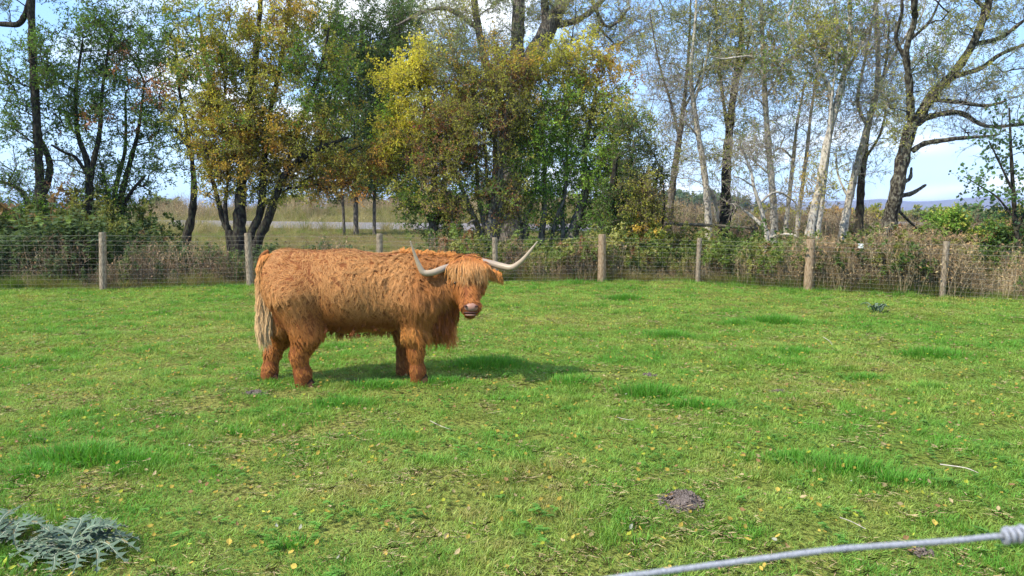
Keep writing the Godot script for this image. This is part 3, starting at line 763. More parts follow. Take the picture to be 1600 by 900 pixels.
	tree("leaning_ash", "big dark tree leaning right with long bare limbs against the open blue sky", "tree", "", 17.6, 21, "bark_lichen",
		[[[1386, 372, 24], [1391, 340, 22], [1400, 304, 21], [1410, 251, 20], [1424, 197, 18], [1437, 182, 16], [1456, 149, 15], [1488, 117, 13], [1520, 69, 11], [1541, 16, 12], [1552, -20, 10], [1585, -100, 4]],
		[[1424, 200, 13], [1421, 133, 11], [1416, 80, 9], [1429, 32, 8], [1429, 0, 9], [1442, -100, 4]], [[1436, 192, 10], [1454, 182, 9], [1499, 176, 8], [1541, 197, 6], [1600, 194, 5], [1650, 190, 2]],
		[[1427, 235, 9], [1445, 224, 8], [1477, 219, 7], [1499, 216, 6], [1541, 213, 4], [1562, 210, 2]], [[1488, 120, 9], [1531, 107, 7], [1563, 85, 6], [1600, 70, 5], [1660, 50, 2]], [[1456, 155, 7], [1499, 160, 6], [1541, 165, 5], [1573, 157, 3]],
		[[1405, 306, 8], [1425, 302, 7], [1446, 289, 4]], [[1412, 285, 6], [1422, 278, 6], [1424, 262, 3]], [[1520, 69, 8], [1563, 59, 7], [1600, 32, 5], [1650, 0, 2]], [[1418, 95, 7], [1400, 60, 6], [1410, 10, 4], [1400, -50, 2]], [[1405, 330, 5], [1425, 350, 4], [1447, 368, 3]], [[1541, 16, 6], [1500, -30, 5], [1480, -90, 2]], [[1424, 60, 5], [1455, 30, 4], [1475, -20, 2]]],
		[[1470, 110, 40, 40, 10, 14, "ash"], [1450, 60, 40, 45, 9, 12, "ash"], [1490, 165, 50, 22, 7, 9, "bare"], [1550, 120, 50, 50, 9, 12, "ash"], [1580, 40, 45, 45, 9, 12, "ash"], [1510, 20, 45, 40, 8, 12, "ash"], [1440, 160, 40, 35, 6, 10, "ash"], [1395, 190, 30, 45, 6, 12, "ash"], [1530, 195, 50, 20, 5, 8, "bare"], [1540, -60, 90, 50, 13, 11, "ash"], [1430, -60, 60, 50, 9, 11, "bare"], [1620, 100, 40, 70, 8, 10, "ash"]], [[GREYGREEN, 0.5], [OLIVE, 0.3], [GREEN, 0.3]], {"spread": 0.5, "scale": 0.85, "branch_bark": "bark_dark", "spread_d": 0.9})
	tree("poplar_sapling", "young tree with large dark separate leaves at the right edge", "tree", "", 14.4, 22, "bark_dark",
		[[[1592, 400, 8], [1586, 340, 7], [1582, 280, 6], [1579, 220, 4], [1577, 168, 2]], [[1586, 345, 4], [1560, 310, 3], [1530, 290, 2], [1506, 275, 1.5]], [[1583, 300, 4], [1562, 255, 3], [1545, 220, 2]], [[1589, 360, 4], [1610, 310, 3], [1625, 250, 2]]],
		[[1578, 205, 20, 35, 7, 4, "poplar"], [1560, 245, 22, 26, 6, 4, "poplar"], [1532, 287, 26, 12, 7, 4, "poplar"], [1580, 300, 30, 35, 10, 5, "poplar"], [1620, 260, 40, 60, 9, 5, "poplar"], [1530, 328, 18, 8, 4, 3, "poplar"], [1605, 340, 35, 22, 8, 6, "poplar"]], [[Color(0.03, 0.055, 0.028), 0.5], [Color(0.05, 0.09, 0.035), 0.4], [Color(0.07, 0.12, 0.04), 0.2]], {"spread": 0.16, "scale": 0.8, "tip": 0.004})
	tree("green_bush", "bright green rounded bush behind the fence near the right edge", "shrub", "", 15.6, 23, "bark_dark",
		[[[1490, 400, 6], [1488, 360, 5], [1484, 338, 2]], [[1494, 398, 5], [1502, 360, 3]], [[1486, 398, 5], [1468, 362, 3]]],
		[[1482, 350, 20, 14, 12, 24, "bramble"], [1500, 360, 18, 16, 9, 22, "bramble"], [1468, 366, 15, 14, 7, 20, "bramble"], [1490, 380, 26, 14, 7, 20, "bramble"]], [[Color(0.11, 0.18, 0.03), 0.6], [GREEN, 0.4], [Color(0.19, 0.20, 0.04), 0.2]], {"spread": 0.16, "scale": 0.6, "tip": 0.004})
	tree("brown_bush", "brown and green bush under the sapling at the right edge", "shrub", "", 15.4, 24, "bark_dark",
		[[[1560, 410, 6], [1558, 372, 4], [1555, 345, 2]], [[1566, 410, 5], [1580, 370, 3]], [[1556, 410, 5], [1535, 375, 3]]],
		[[1555, 366, 28, 16, 12, 20, "bramble"], [1588, 370, 28, 20, 10, 20, "bramble"], [1535, 384, 24, 16, 8, 18, "bramble"], [1620, 365, 30, 24, 8, 20, "bramble"]], [[OLIVE, 0.35], [GREEN, 0.35], [BROWN, 0.3], [RUST, 0.12]], {"spread": 0.18, "scale": 0.6, "tip": 0.004})
	plant_far_trees()

func plant_far_trees() -> void:
	# beyond the fields: rows of trees and hedges, each its own crown
	var far_pal := [[Color(0.05, 0.075, 0.045), 0.6], [Color(0.075, 0.1, 0.05), 0.4], [Color(0.12, 0.11, 0.05), 0.15]]
	var rows := [[1035, 320, 34, 190.0, "blue green"], [1068, 316, 40, 200.0, ""], [1098, 322, 30, 205.0, ""], [1128, 324, 34, 215.0, ""], [1165, 326, 30, 210.0, ""], [1000, 322, 34, 200.0, ""]]
	var words := ["left end", "tallest tree", "centre", "right part", "right end", "far left end"]
	var k := 0
	for r in rows:
		k += 1
		rng.seed = 300 + k
		var w: float = r[2]
		tree("distant_tree", "hazy blue green tree at " + words[k - 1] + " of the far row above the wooden rail", "tree", "distant row of trees across the field", r[3], 300 + k, "bark_dark",
			[[[r[0], 345, 3], [r[0], 330, 2.5], [r[0] + 2, 312, 1.2]]],
			[[r[0], r[1] + 4, w * 0.62, 22, 9, 20, "far"], [r[0] - w * 0.4, r[1] + 10, w * 0.4, 14, 5, 18, "far"], [r[0] + w * 0.4, r[1] + 8, w * 0.4, 16, 5, 18, "far"], [r[0] + 3, r[1] - 8, w * 0.3, 12, 3, 18, "far"]], far_pal, {"spread": 1.3, "scale": 1.5, "tip": 0.08})
	# low scrub and hedges between the trunks
	var scrub := [[1215, 338, 40, 13, 70.0, OLIVE], [1290, 336, 45, 14, 75.0, BROWN], [1360, 338, 40, 12, 80.0, OLIVE], [1440, 336, 45, 11, 85.0, Color(0.11, 0.13, 0.05)], [1520, 336, 45, 11, 80.0, GREYGREEN], [1600, 336, 45, 12, 80.0, OLIVE],
		[560, 318, 45, 8, 64.0, Color(0.07, 0.075, 0.04)], [640, 316, 45, 9, 64.0, Color(0.075, 0.055, 0.04)], [720, 318, 45, 9, 62.0, DEEP], [800, 318, 45, 10, 62.0, OLIVE], [880, 322, 45, 12, 60.0, Color(0.07, 0.09, 0.04)], [950, 326, 40, 12, 60.0, OLIVE], [455, 318, 40, 7, 66.0, OLIVE], [255, 322, 30, 8, 64.0, Color(0.1, 0.12, 0.06)]]
	var where := ["behind the pale straight trunk", "behind the double trunk", "left of the leaning tree's foot", "under the far hills", "right of the bright green bush", "at the right edge of the picture", "between ochre and yellow trees", "below the yellow tree", "behind the many stemmed tree", "behind the broad tall trunk", "right of the tall trunk", "behind the ivy stump", "right of the ochre tree's stems", "beyond the lane in the bare gap"]
	for j in scrub.size():
		var q: Array = scrub[j]
		var c: Color = q[5]
		tree("field_shrub", "low rough field hedge bush " + where[j], "shrub", "low bushes in the fields behind", q[4], 400 + j, "bark_dark",
			[[[q[0], q[1] + q[3], 2], [q[0] + 1, q[1], 1.2], [q[0] + 3, q[1] - q[3] * 0.6, 0.6]], [[q[0] + 6, q[1] + q[3], 1.5], [q[0] + 14, q[1], 0.7]], [[q[0] - 5, q[1] + q[3], 1.5], [q[0] - 16, q[1], 0.7]]],
			[[q[0], q[1], q[2] * 0.6, q[3], 12, 18, "far"], [q[0] - q[2] * 0.5, q[1] + 3, q[2] * 0.5, q[3] * 0.8, 7, 16, "far"], [q[0] + q[2] * 0.5, q[1] + 2, q[2] * 0.5, q[3] * 0.8, 7, 16, "far"]], [[c, 0.7], [Color(c.r * 1.4, c.g * 1.25, c.b), 0.3], [Color(c.r * 0.7, c.g * 0.8, c.b), 0.3]], {"spread": 0.5, "scale": 0.42, "tip": 0.02, "zf": 2.0})

# ---------------------------------------------------------------- fence, undergrowth, grass, small things
var fence_pts := []
func fence_d(x: float) -> float:
	if fence_pts.is_empty():
		return 15.0
	var p: Vector3 = fence_pts[0]
	for k in fence_pts.size() - 1:
		var a: Vector3 = fence_pts[k]
		var b: Vector3 = fence_pts[k + 1]
		if x < b.x or k == fence_pts.size() - 2:
			return lerpf(-a.z, -b.z, (x - a.x) / (b.x - a.x))
	return -p.z

# x, y of the foot, y of the top, x of the top, width in pixels, kind
var post_px := [[-290, 456, 362, -290, 9, 0], [-70, 454, 362, -69, 9, 0], [161, 453, 363, 160, 9, 0], [391, 447, 364, 387, 9, 0], [594, 443, 365, 593, 9, 0], [774, 441, 371, 773, 8, 0], [940, 440, 366, 941, 12, 1], [1090, 441, 372, 1093, 7, 0], [1263, 453, 374, 1267, 14, 1], [1472, 464, 377, 1479, 8, 0], [1720, 477, 382, 1722, 9, 0], [1990, 492, 388, 1990, 9, 0]]

func setup_fence_line() -> void:
	for q in post_px:
		var a := px(q[0], q[1], 1.0) - Vector3(0, 1.5, 0)
		fence_pts.append(Vector3(0, 1.5, 0) + a * (-1.5 / a.y))

func make_fence() -> void:
	rng.seed = 500
	var f := thing("stock_fence", "stock fence of weathered wooden posts and square wire mesh along the pasture", "fence")
	var tops := []
	var words := ["", "", "slim grey post nearest the left edge", "slim pale grey post left of the cow", "post above the middle of the cow's back", "post between the horns", "thick round tan post right of the cow", "thin square post between the two thick round posts", "thickest round tan post", "slim grey post leaning right", "", ""]
	for k in post_px.size():
		var q: Array = post_px[k]
		var foot: Vector3 = fence_pts[k]
		var d := -foot.z
		var top := px(q[3], q[2], d)
		tops.append(top)
		var r: float = q[4] * 0.5 * d / FOCAL
		var b := MB.new()
		var lo := Vector3(foot.x, -0.25, foot.z)
		if q[5] == 1:
			b.tube(PackedVector3Array([lo, foot, foot.lerp(top, 0.35), foot.lerp(top, 0.7), foot.lerp(top, 0.985), top]), PackedFloat32Array([r * 1.12, r * 1.1, r * 1.03, r, r * 0.98, r * 0.9]), 14, Color.WHITE, 0.02)
		else:
			# a sawn post, square with softened corners
			var s0 := b.v.size()
			var ring := [[1, 0.72], [0.72, 1], [-0.72, 1], [-1, 0.72], [-1, -0.72], [-0.72, -1], [0.72, -1], [1, -0.72]]
			var lev := [lo, foot.lerp(top, 0.3), foot.lerp(top, 0.65), foot.lerp(top, 0.985), top]
			var yaw := rnd(-0.25, 0.25)
			for m in lev.size():
				for w in ring:
					var sc := r * (0.86 if m == 4 else 1.0 + rnd(-0.04, 0.04))
					var o := Vector3(w[0], 0, w[1]).rotated(Vector3.UP, yaw) * sc
					b.v.append(lev[m] + o); b.n.append(o.normalized()); b.c.append(Color.WHITE)
			for m in lev.size() - 1:
				for j in 8:
					var a := s0 + m * 8 + j
					var a2 := s0 + m * 8 + (j + 1) % 8
					b.i.append_array(PackedInt32Array([a, a2, a + 8, a2, a2 + 8, a + 8]))
			for j in range(1, 7):
				b.face(b.v[s0 + 32], b.v[s0 + 32 + j], b.v[s0 + 32 + j + 1], Color.WHITE)
		var o := part("post", b.commit(mats.strainer_wood if q[5] == 1 else mats.post_wood), f)
		if words[k]: o.set_meta("label", words[k])
	# line wires: two plain strands, then the mesh
	var hs := [0.965, 0.875, 0.80, 0.68, 0.565, 0.46, 0.365, 0.28, 0.20, 0.12, 0.05]
	for hi in hs.size():
		var b := MB.new()
		var pts := PackedVector3Array()
		for k in post_px.size():
			var p: Vector3 = (fence_pts[k] as Vector3).lerp(tops[k], hs[hi] * 0.98)
			p.z += 0.05
			if k > 0:
				var last: Vector3 = pts[pts.size() - 1]
				for j in range(1, 6):
					pts.append(last.lerp(p, j / 6.0) + Vector3(0, -0.012 * sin(PI * j / 6.0) + rnd(-0.004, 0.004), rnd(-0.004, 0.004)))
			pts.append(p)
		var rr := PackedFloat32Array()
		for j in pts.size(): rr.append(0.0018 if hi < 3 else 0.0014)
		b.tube(pts, rr, 4, Color.WHITE, 0.0, false)
		part("line_wire", b.commit(mats.zinc_wire), f)
	var sb := MB.new()
	for k in post_px.size() - 1:
		var a: Vector3 = fence_pts[k]
		var c: Vector3 = fence_pts[k + 1]
		var n := int(a.distance_to(c) / 0.15)
		for j in n:
			var t := (j + 0.5) / n
			var g := a.lerp(c, t)
			var tp: Vector3 = (tops[k] as Vector3).lerp(tops[k + 1], t)
			var p0 := g.lerp(tp, 0.05) + Vector3(rnd(-0.012, 0.012), 0, 0.052)
			var p1 := g.lerp(tp, 0.785) + Vector3(rnd(-0.012, 0.012), 0, 0.052)
			sb.tube(PackedVector3Array([p0, p0.lerp(p1, 0.5) + Vector3(rnd(-0.008, 0.008), 0, 0), p1]), PackedFloat32Array([0.0012, 0.0012, 0.0012]), 3, Color.WHITE, 0.0, false)
	var so := part("stay_wires", sb.commit(mats.zinc_wire), f)
	so.set_meta("kind", "stuff")
	# the old rail behind
	var d := 19.5
	var rail := thing("wooden_rail", "old weathered wooden rail on a leaning post behind the fence", "rail", px(1178, 376, d))
	var base := rail.position
	var rb := MB.new()
	rb.tube(PackedVector3Array([px(1040, 350, d) - base, px(1090, 351, d) - base, px(1140, 354, d) - base, px(1184, 357, d) - base]), PackedFloat32Array([0.04, 0.044, 0.042, 0.038]), 6, Color.WHITE, 0.03)
	part("rail", rb.commit(mats.rail_wood), rail)
	var pb := MB.new()
	var pf := px(1176, 378, d) - base
	pf.y = ground_y(base.x, d) - base.y - 0.1
	pb.tube(PackedVector3Array([pf, px(1176, 372, d) - base + Vector3(0, 0, -0.09), px(1181, 349, d) - base + Vector3(0, 0, -0.09)]), PackedFloat32Array([0.06, 0.055, 0.05]), 7, Color.WHITE, 0.05)
	part("post", pb.commit(mats.rail_wood), rail)

func blade(b: MB, p: Vector3, dir: Vector3, lean: Vector3, L: float, W: float, col: Color, segs := 3, tipcol := Color(-1, 0, 0)) -> void:
	var side := dir.cross(lean if lean.length() > 0.01 else Vector3.RIGHT).normalized()
	if side.length() < 0.5: side = Vector3.RIGHT
	side = side.rotated(dir.normalized(), rng.randf() * 1.2 - 0.6)
	var s := b.v.size()
	for k in segs + 1:
		var t := float(k) / segs
		var q := p + dir * L * t * (1.0 - 0.25 * t * lean.length()) + lean * L * t * t * 0.8
		var w := W * 0.5 * (1.0 - pow(t, 2.2)) + 0.0002
		var tan := (dir + lean * 1.6 * t).normalized()
		var nn := side.cross(tan).normalized()
		if nn.y < 0.0: nn = -nn
		var c := col if tipcol.r < 0.0 else col.lerp(tipcol, t)
		if k == segs:
			b.v.append(q); b.n.append(nn); b.c.append(c)
		else:
			b.v.append(q + side * w); b.n.append((nn + side * 0.4).normalized()); b.c.append(c)
			b.v.append(q - side * w); b.n.append((nn - side * 0.4).normalized()); b.c.append(c)
		if k > 0:
			var a := s + (k - 1) * 2
			if k == segs:
				b.i.append_array(PackedInt32Array([a, a + 2, a + 1]))
			else:
				b.i.append_array(PackedInt32Array([a, a + 2, a + 1, a + 1, a + 2, a + 3]))

func grass_clump(n: int, radius: float, l0: float, l1: float, w: float, spread: float, seed_: int, straw: float) -> ArrayMesh:
	rng.seed = seed_
	var b := MB.new()
	for k in n:
		var a := rng.randf() * TAU
		var r := radius * sqrt(rng.randf())
		var p := Vector3(cos(a) * r, -0.006, sin(a) * r)
		var out := Vector3(cos(a), 0, sin(a)) * (r / radius) * 0.6 + ball() * 0.6
		out.y = 0
		var g := rnd(0.72, 1.25)
		var col := Color(g * rnd(0.85, 1.15), g, g * rnd(0.7, 1.2))
		if rng.randf() < straw:
			col = Color(2.2, 1.35, 1.9) * rnd(0.7, 1.2)
		blade(b, p, (Vector3.UP + out * spread * 0.7).normalized(), out * spread, rnd(l0, l1), w * rnd(0.7, 1.2), col, 2 if l1 < 0.1 else 3)
	return b.commit(mats.grass_blade)

func in_view(x: float, d: float, extra: float) -> bool:
	return absf(x) < 0.70 * d + extra

func pasture_colour(x: float, d: float) -> Color:
	var n1 := noise_a.get_noise_2d(x * 9.0, d * 9.0)
	var n2 := noise_b.get_noise_2d(x * 34.0, d * 34.0)
	var n3 := noise_b.get_noise_2d(x * 150.0 + 50.0, d * 150.0)
	var t := clampf(0.42 + n1 * 0.55 + n2 * 0.5 + n3 * 0.6, 0.0, 1.0)
	var c := Color(0.155, 0.385, 0.05).lerp(Color(0.42, 0.53, 0.125), t)
	if t > 0.74:
		c = c.lerp(Color(0.40, 0.34, 0.13), (t - 0.74) * 2.6)
	return c

var tufts := [[762, 574, 0.40, 0.15, 1.0], [1012, 616, 0.30, 0.15, 1.0], [1085, 634, 0.30, 0.10, 0.5], [128, 716, 0.36, 0.13, 0.9], [205, 722, 0.2, 0.10, 0.6], [60, 742, 0.22, 0.09, 0.5], [1325, 738, 0.30, 0.11, 0.9], [1245, 718, 0.25, 0.09, 0.5], [1405, 757, 0.22, 0.09, 0.8], [1215, 503, 0.42, 0.14, 0.9], [1150, 506, 0.25, 0.10, 0.5], [1048, 526, 0.36, 0.13, 0.7], [1455, 556, 0.42, 0.12, 0.8], [1245, 552, 0.25, 0.10, 0.5], [372, 676, 0.14, 0.08, 0.7], [535, 634, 0.28, 0.09, 0.6], [975, 468, 0.40, 0.14, 0.5], [1350, 590, 0.25, 0.08, 0.4], [450, 850, 0.16, 0.06, 0.4], [690, 600, 0.25, 0.09, 0.5], [900, 600, 0.3, 0.10, 0.4], [590, 604, 0.35, 0.08, 0.5]]
func make_grass() -> void:
	var clumps := [grass_clump(16, 0.045, 0.025, 0.055, 0.0042, 1.1, 601, 0.05), grass_clump(16, 0.05, 0.015, 0.04, 0.005, 1.7, 602, 0.16), grass_clump(16, 0.042, 0.03, 0.072, 0.0042, 0.9, 603, 0.03)]
	var bufs := [PackedFloat32Array(), PackedFloat32Array(), PackedFloat32Array()]
	rng.seed = 610
	var d := 2.2
	while d < 16.6:
		var step := 0.022 + 0.0032 * d
		var half := 0.70 * d + 1.6
		var x := -half
		while x < half:
			var qx := x + rnd(-step, step) * 0.7
			var qd := d + rnd(-step, step) * 0.7
			x += step
			if qd > fence_d(qx) + 0.5: continue
			var dens := noise_b.get_noise_2d(qx * 70.0, qd * 70.0 + 30.0)
			if dens < -0.30 and rng.randf() < 0.85: continue
			if Vector2(qx - mole_at.x, (qd + mole_at.z) * 1.2).length() < 0.125: continue
			var lush := noise_b.get_noise_2d(qx * 110.0 + 90.0, qd * 110.0) + 0.6 * noise_a.get_noise_2d(qx * 30.0, qd * 30.0 + 70.0)
			var k := 2 if lush > rnd(0.25, 0.8) else 1 if rng.randf() < 0.45 - lush else 0
			var col := pasture_colour(qx, qd)
			if k == 2: col = col.lerp(Color(0.10, 0.28, 0.03), 0.45)
			elif k == 1: col = col.lerp(Color(0.30, 0.33, 0.09), 0.35)
			var g := rnd(0.62, 1.22)
			var edge := ss(0.6, 0.0, fence_d(qx) - qd)
			var tall := 1.0 + 0.5 * clampf(noise_a.get_noise_2d(qx * 30.0, qd * 30.0 + 70.0), -0.6, 1.0) + edge * 0.9
			var sc := (0.75 + 0.035 * d) * rnd(0.75, 1.2)
			var bs := Basis(Vector3.UP, rng.randf() * TAU).scaled_local(Vector3(sc, sc * tall * 0.85, sc))
			push(bufs[k], bs, Vector3(qx, ground_y(qx, qd), -qd), Color(col.r * g, col.g * g, col.b * g))
		d += step
	for k in 3:
		tag(many("pasture_grass", clumps[k], bufs[k], self), "short grazed green grass covering the pasture", "grass")
	# clover and plantain between the grasses, and strands of dead thatch
	rng.seed = 640
	var cb := MB.new()
	for k in 9:
		var a := rng.randf() * TAU
		var p := Vector3(cos(a), 0, sin(a)) * rnd(0.0, 0.03) + Vector3(0, rnd(0.012, 0.035), 0)
		for j in 3:
			var ld := Vector3(cos(a + j * 2.1), rnd(0.0, 0.4), sin(a + j * 2.1)).normalized()
			leaf_quad(cb, p, ld, ld.cross(Vector3.UP).normalized(), rnd(0.012, 0.018), rnd(0.012, 0.016), 0.12, Color(rnd(0.8, 1.2), rnd(0.85, 1.15), 1.0))
	var clover := cb.commit(mats.leaf)
	rng.seed = 641
	var tb := MB.new()
	for k in 12:
		var a := rng.randf() * TAU
		var p := Vector3(rnd(-0.04, 0.04), rnd(0.012, 0.03), rnd(-0.04, 0.04))
		blade(tb, p, Vector3(cos(a), rnd(-0.1, 0.35), sin(a)).normalized(), ball() * 0.4, rnd(0.03, 0.09), 0.003, Color(rnd(0.8, 1.2), rnd(0.8, 1.1), 1.0), 2)
	var thatch := tb.commit(mats.dry_stalk)
	var cbuf := PackedFloat32Array()
	var tbuf := PackedFloat32Array()
	for k in 9000:
		var dd := 2.4 + 13.0 * pow(rng.randf(), 1.3)
		var x := rnd(-1, 1) * (0.70 * dd + 1.4)
		if dd > fence_d(x): continue
		var m := noise_b.get_noise_2d(x * 45.0 + 200.0, dd * 45.0)
		var at := Vector3(x, ground_y(x, dd) + 0.008, -dd)
		var z := rnd(0.55, 1.0)
		if m > 0.16:
			push(cbuf, Basis(Vector3.UP, rng.randf() * TAU).scaled_local(Vector3(z, z, z)), at, Color(0.14, 0.32, 0.05) * rnd(0.75, 1.25))
		elif m < -0.12 or rng.randf() < 0.15:
			push(tbuf, Basis(Vector3.UP, rng.randf() * TAU).scaled_local(Vector3(z, z, z)), at, Color(0.52, 0.45, 0.22).lerp(Color(0.36, 0.28, 0.14), rng.randf()))
	tag(many("clover", clover, cbuf, self), "small round clover leaves among the grass", "clover")
	tag(many("dead_thatch", thatch, tbuf, self), "strands of dead straw coloured grass lying in the turf", "thatch")
	# taller lush tufts
	var where := ["in the shadow right of the cow", "right of the cow, below the small bare patch", "just right of the lush tuft under the bare patch", "at the left, above the grey thistle", "right beside the large tuft at the left", "below the large tuft at the left", "right of the bare molehill", "above and left of the tuft by the molehill", "rightmost near the molehill", "near the fence below the round post", "left of the tuft below the round post", "in the middle distance below the thin square post", "at the right, level with the cow's feet", "right of centre, level with the cow's belly", "below the cow's near hind leg, dark", "just below the cow's belly shadow", "far back by the round tan post", "at the right in the middle of the pasture", "at the bottom right of the thistle", "beside the cow's front hoof", "between the cow and the right tufts", "in the shadow under the cow"]
	for t in tufts.size():
		var q: Array = tufts[t]
		rng.seed = 700 + t
		var p := gp(q[0], q[1])
		var b := MB.new()
		var n := int(1500.0 * q[2] * (0.4 + q[4] * 0.6) * q[2] / 0.12)
		n = clampi(n, 200, 2400)
		for k in n:
			var e := Vector2(rng.randfn(0, 0.42), rng.randfn(0, 0.42))
			if e.length() > 1.25: continue
			var o := Vector3(e.x * q[2], 0, e.y * q[2] * 0.6)
			o.y = ground_y(p.x + o.x, -(p.z + o.z)) - p.y - 0.005
			var g := rnd(0.75, 1.25)
			var col := Color(0.085, 0.275, 0.03).lerp(Color(0.15, 0.36, 0.05), rng.randf())
			if rng.randf() < 0.05: col = Color(0.25, 0.24, 0.08)
			var out := Vector3(e.x, 0, e.y) * 0.5 + Vector3(rnd(-0.5, 0.5), 0, rnd(-0.5, 0.5))
			blade(b, o, (Vector3.UP + out * 0.5).normalized(), out, q[3] * rnd(0.45, 1.1) * (1.0 - 0.35 * e.length()), 0.0055 * rnd(0.7, 1.2), Color(col.r * g, col.g * g, col.b * g), 3)
		var o2 := part("grass_tuft", b.commit(mats.grass_blade), self)
		o2.position = p
		tag(o2, "lush dark green grass tuft " + where[t], "grass tuft", "lush tufts in the pasture")

func nettle(seed_: int) -> ArrayMesh:
	rng.seed = seed_
	var t := MB.new()
	var l := MB.new()
	for s in 3:
		var p := Vector3(rnd(-0.1, 0.1), 0, rnd(-0.1, 0.1))
		var dir := (Vector3.UP + ball() * 0.25).normalized()
		var H := rnd(0.7, 1.05)
		var pts := PackedVector3Array()
		for k in 6:
			pts.append(p)
			dir = (dir + ball() * 0.12).normalized()
			p += dir * H / 5.0
		t.tube(pts, PackedFloat32Array([0.005, 0.0045, 0.004, 0.0035, 0.003, 0.0015]), 3, Color(1.2, 1.0, 0.8), 0.0, false)
		for k in 24:
			var f := rnd(0.22, 1.0)
			var q := pts[int(f * 4.99)].lerp(pts[int(f * 4.99) + 1], fmod(f * 4.99, 1.0))
			var a := rng.randf() * TAU
			var ld := Vector3(cos(a), rnd(-0.75, 0.25), sin(a)).normalized()
			var g := rnd(0.7, 1.3)
			leaf_quad(l, q, ld, ld.cross(Vector3.UP).normalized(), rnd(0.07, 0.13) * (1.25 - 0.5 * f), rnd(0.04, 0.06), rnd(-0.1, 0.25), Color(g, g, g * rnd(0.8, 1.3)))
	var m := ArrayMesh.new()
	t.add_to(m, mats.dry_stalk)
	l.add_to(m, mats.leaf)
	return m

func bramble(seed_: int) -> ArrayMesh:
	rng.seed = seed_
	var t := MB.new()
	var l := MB.new()
	for s in 4:
		var a := rng.randf() * TAU
		var out := Vector3(cos(a), 0, sin(a))
		var H := rnd(0.45, 0.95)
		var R := rnd(0.3, 0.8)
		var pts := PackedVector3Array()
		var rr := PackedFloat32Array()
		for k in 8:
			var f := k / 7.0
			pts.append(out * R * f + Vector3(0, H * sin(PI * 0.72 * f) * 1.05, 0) + ball() * 0.03)
			rr.append(0.0055 * (1.0 - f * 0.7))
		t.tube(pts, rr, 4, Color(1.0, 0.85, 0.72), 0.0, false)
		for k in 22:
			var f := rnd(0.2, 1.0)
			var q := pts[int(f * 6.99)].lerp(pts[int(f * 6.99) + 1], fmod(f * 6.99, 1.0)) + ball() * 0.07
			for j in 3:
				var ld := (ball() * 0.9 + out * 0.3 + Vector3(0, 0.15, 0)).normalized()
				var g := rnd(0.7, 1.35)
				leaf_quad(l, q, ld, ld.cross(Vector3.UP + ball() * 0.6).normalized(), rnd(0.045, 0.085), rnd(0.032, 0.055), rnd(-0.1, 0.3), Color(g * rnd(0.9, 1.15), g, g))
	var m := ArrayMesh.new()
	t.add_to(m, mats.dry_stalk)
	l.add_to(m, mats.leaf)
	return m

func dead_stems(seed_: int) -> ArrayMesh:
	rng.seed = seed_
	var t := MB.new()
	for s in 14:
		var p := Vector3(rnd(-0.2, 0.2), 0, rnd(-0.15, 0.15))
		var dir := (Vector3.UP + ball() * 0.35).normalized()
		var H := rnd(0.5, 1.05)
		var pts := PackedVector3Array()
		var rr := PackedFloat32Array()
		var g := rnd(0.6, 1.3)
		var col := Color(g, g * rnd(0.9, 1.0), g * rnd(0.8, 1.0))
		for k in 5:
			pts.append(p); rr.append(0.0048 - 0.0008 * k)
			dir = (dir + ball() * 0.16).normalized()
			p += dir * H / 4.0
		t.tube(pts, rr, 3, col, 0.0, false)
		for k in 5:
			var f := rnd(0.35, 1.0)
			var q := pts[int(f * 3.99)].lerp(pts[int(f * 3.99) + 1], fmod(f * 3.99, 1.0))
			var d2 := (ball() + Vector3(0, 0.7, 0)).normalized() * rnd(0.06, 0.16)
			t.tube(PackedVector3Array([q, q + d2]), PackedFloat32Array([0.003, 0.0018]), 3, col, 0.0, false)
			leaf_quad(t, q + d2, (ball() + Vector3(0, -0.4, 0)).normalized(), ball().normalized(), rnd(0.03, 0.07), rnd(0.012, 0.03), 0.2, Color(g * 1.05, g * 0.85, g * 0.7))
	return t.commit(mats.dry_stalk)

func scatter(called: String, mesh: Mesh, n: int, x0: float, x1: float, d0: float, d1: float, h: Array, pal: Array, label: String, category: String, seed_: int, behind_fence := true) -> void:
	# d0..d1 are metres behind the fence line (or from the camera when behind_fence is off)
	rng.seed = seed_
	var buf := PackedFloat32Array()
	for k in n:
		var x := rnd(x0, x1)
		var f := rng.randf()
		var d := lerpf(d0, d1, f) + (fence_d(x) if behind_fence else 0.0)
		if not behind_fence:
			x = rnd(x0, x1)
			if absf(d - road_d(x)) < 3.3: continue
		var z := lerpf(h[0], h[1], rng.randf()) * clampf(1.0 + 0.9 * noise_b.get_noise_2d(x * 32.0, d * 32.0 + seed_), 0.55, 1.5)
		var wz := z * rnd(0.9, 1.2)
		var col := pick(pal, Vector3(x, 0.0, d), 22.0)
		var g := rnd(0.75, 1.25)
		push(buf, Basis(Vector3.UP, rng.randf() * TAU).scaled_local(Vector3(wz, z, wz)), Vector3(x, ground_y(x, d) - 0.02, -d), Color(col.r * g, col.g * g, col.b * g))
	tag(many(called, mesh, buf, self), label, category)

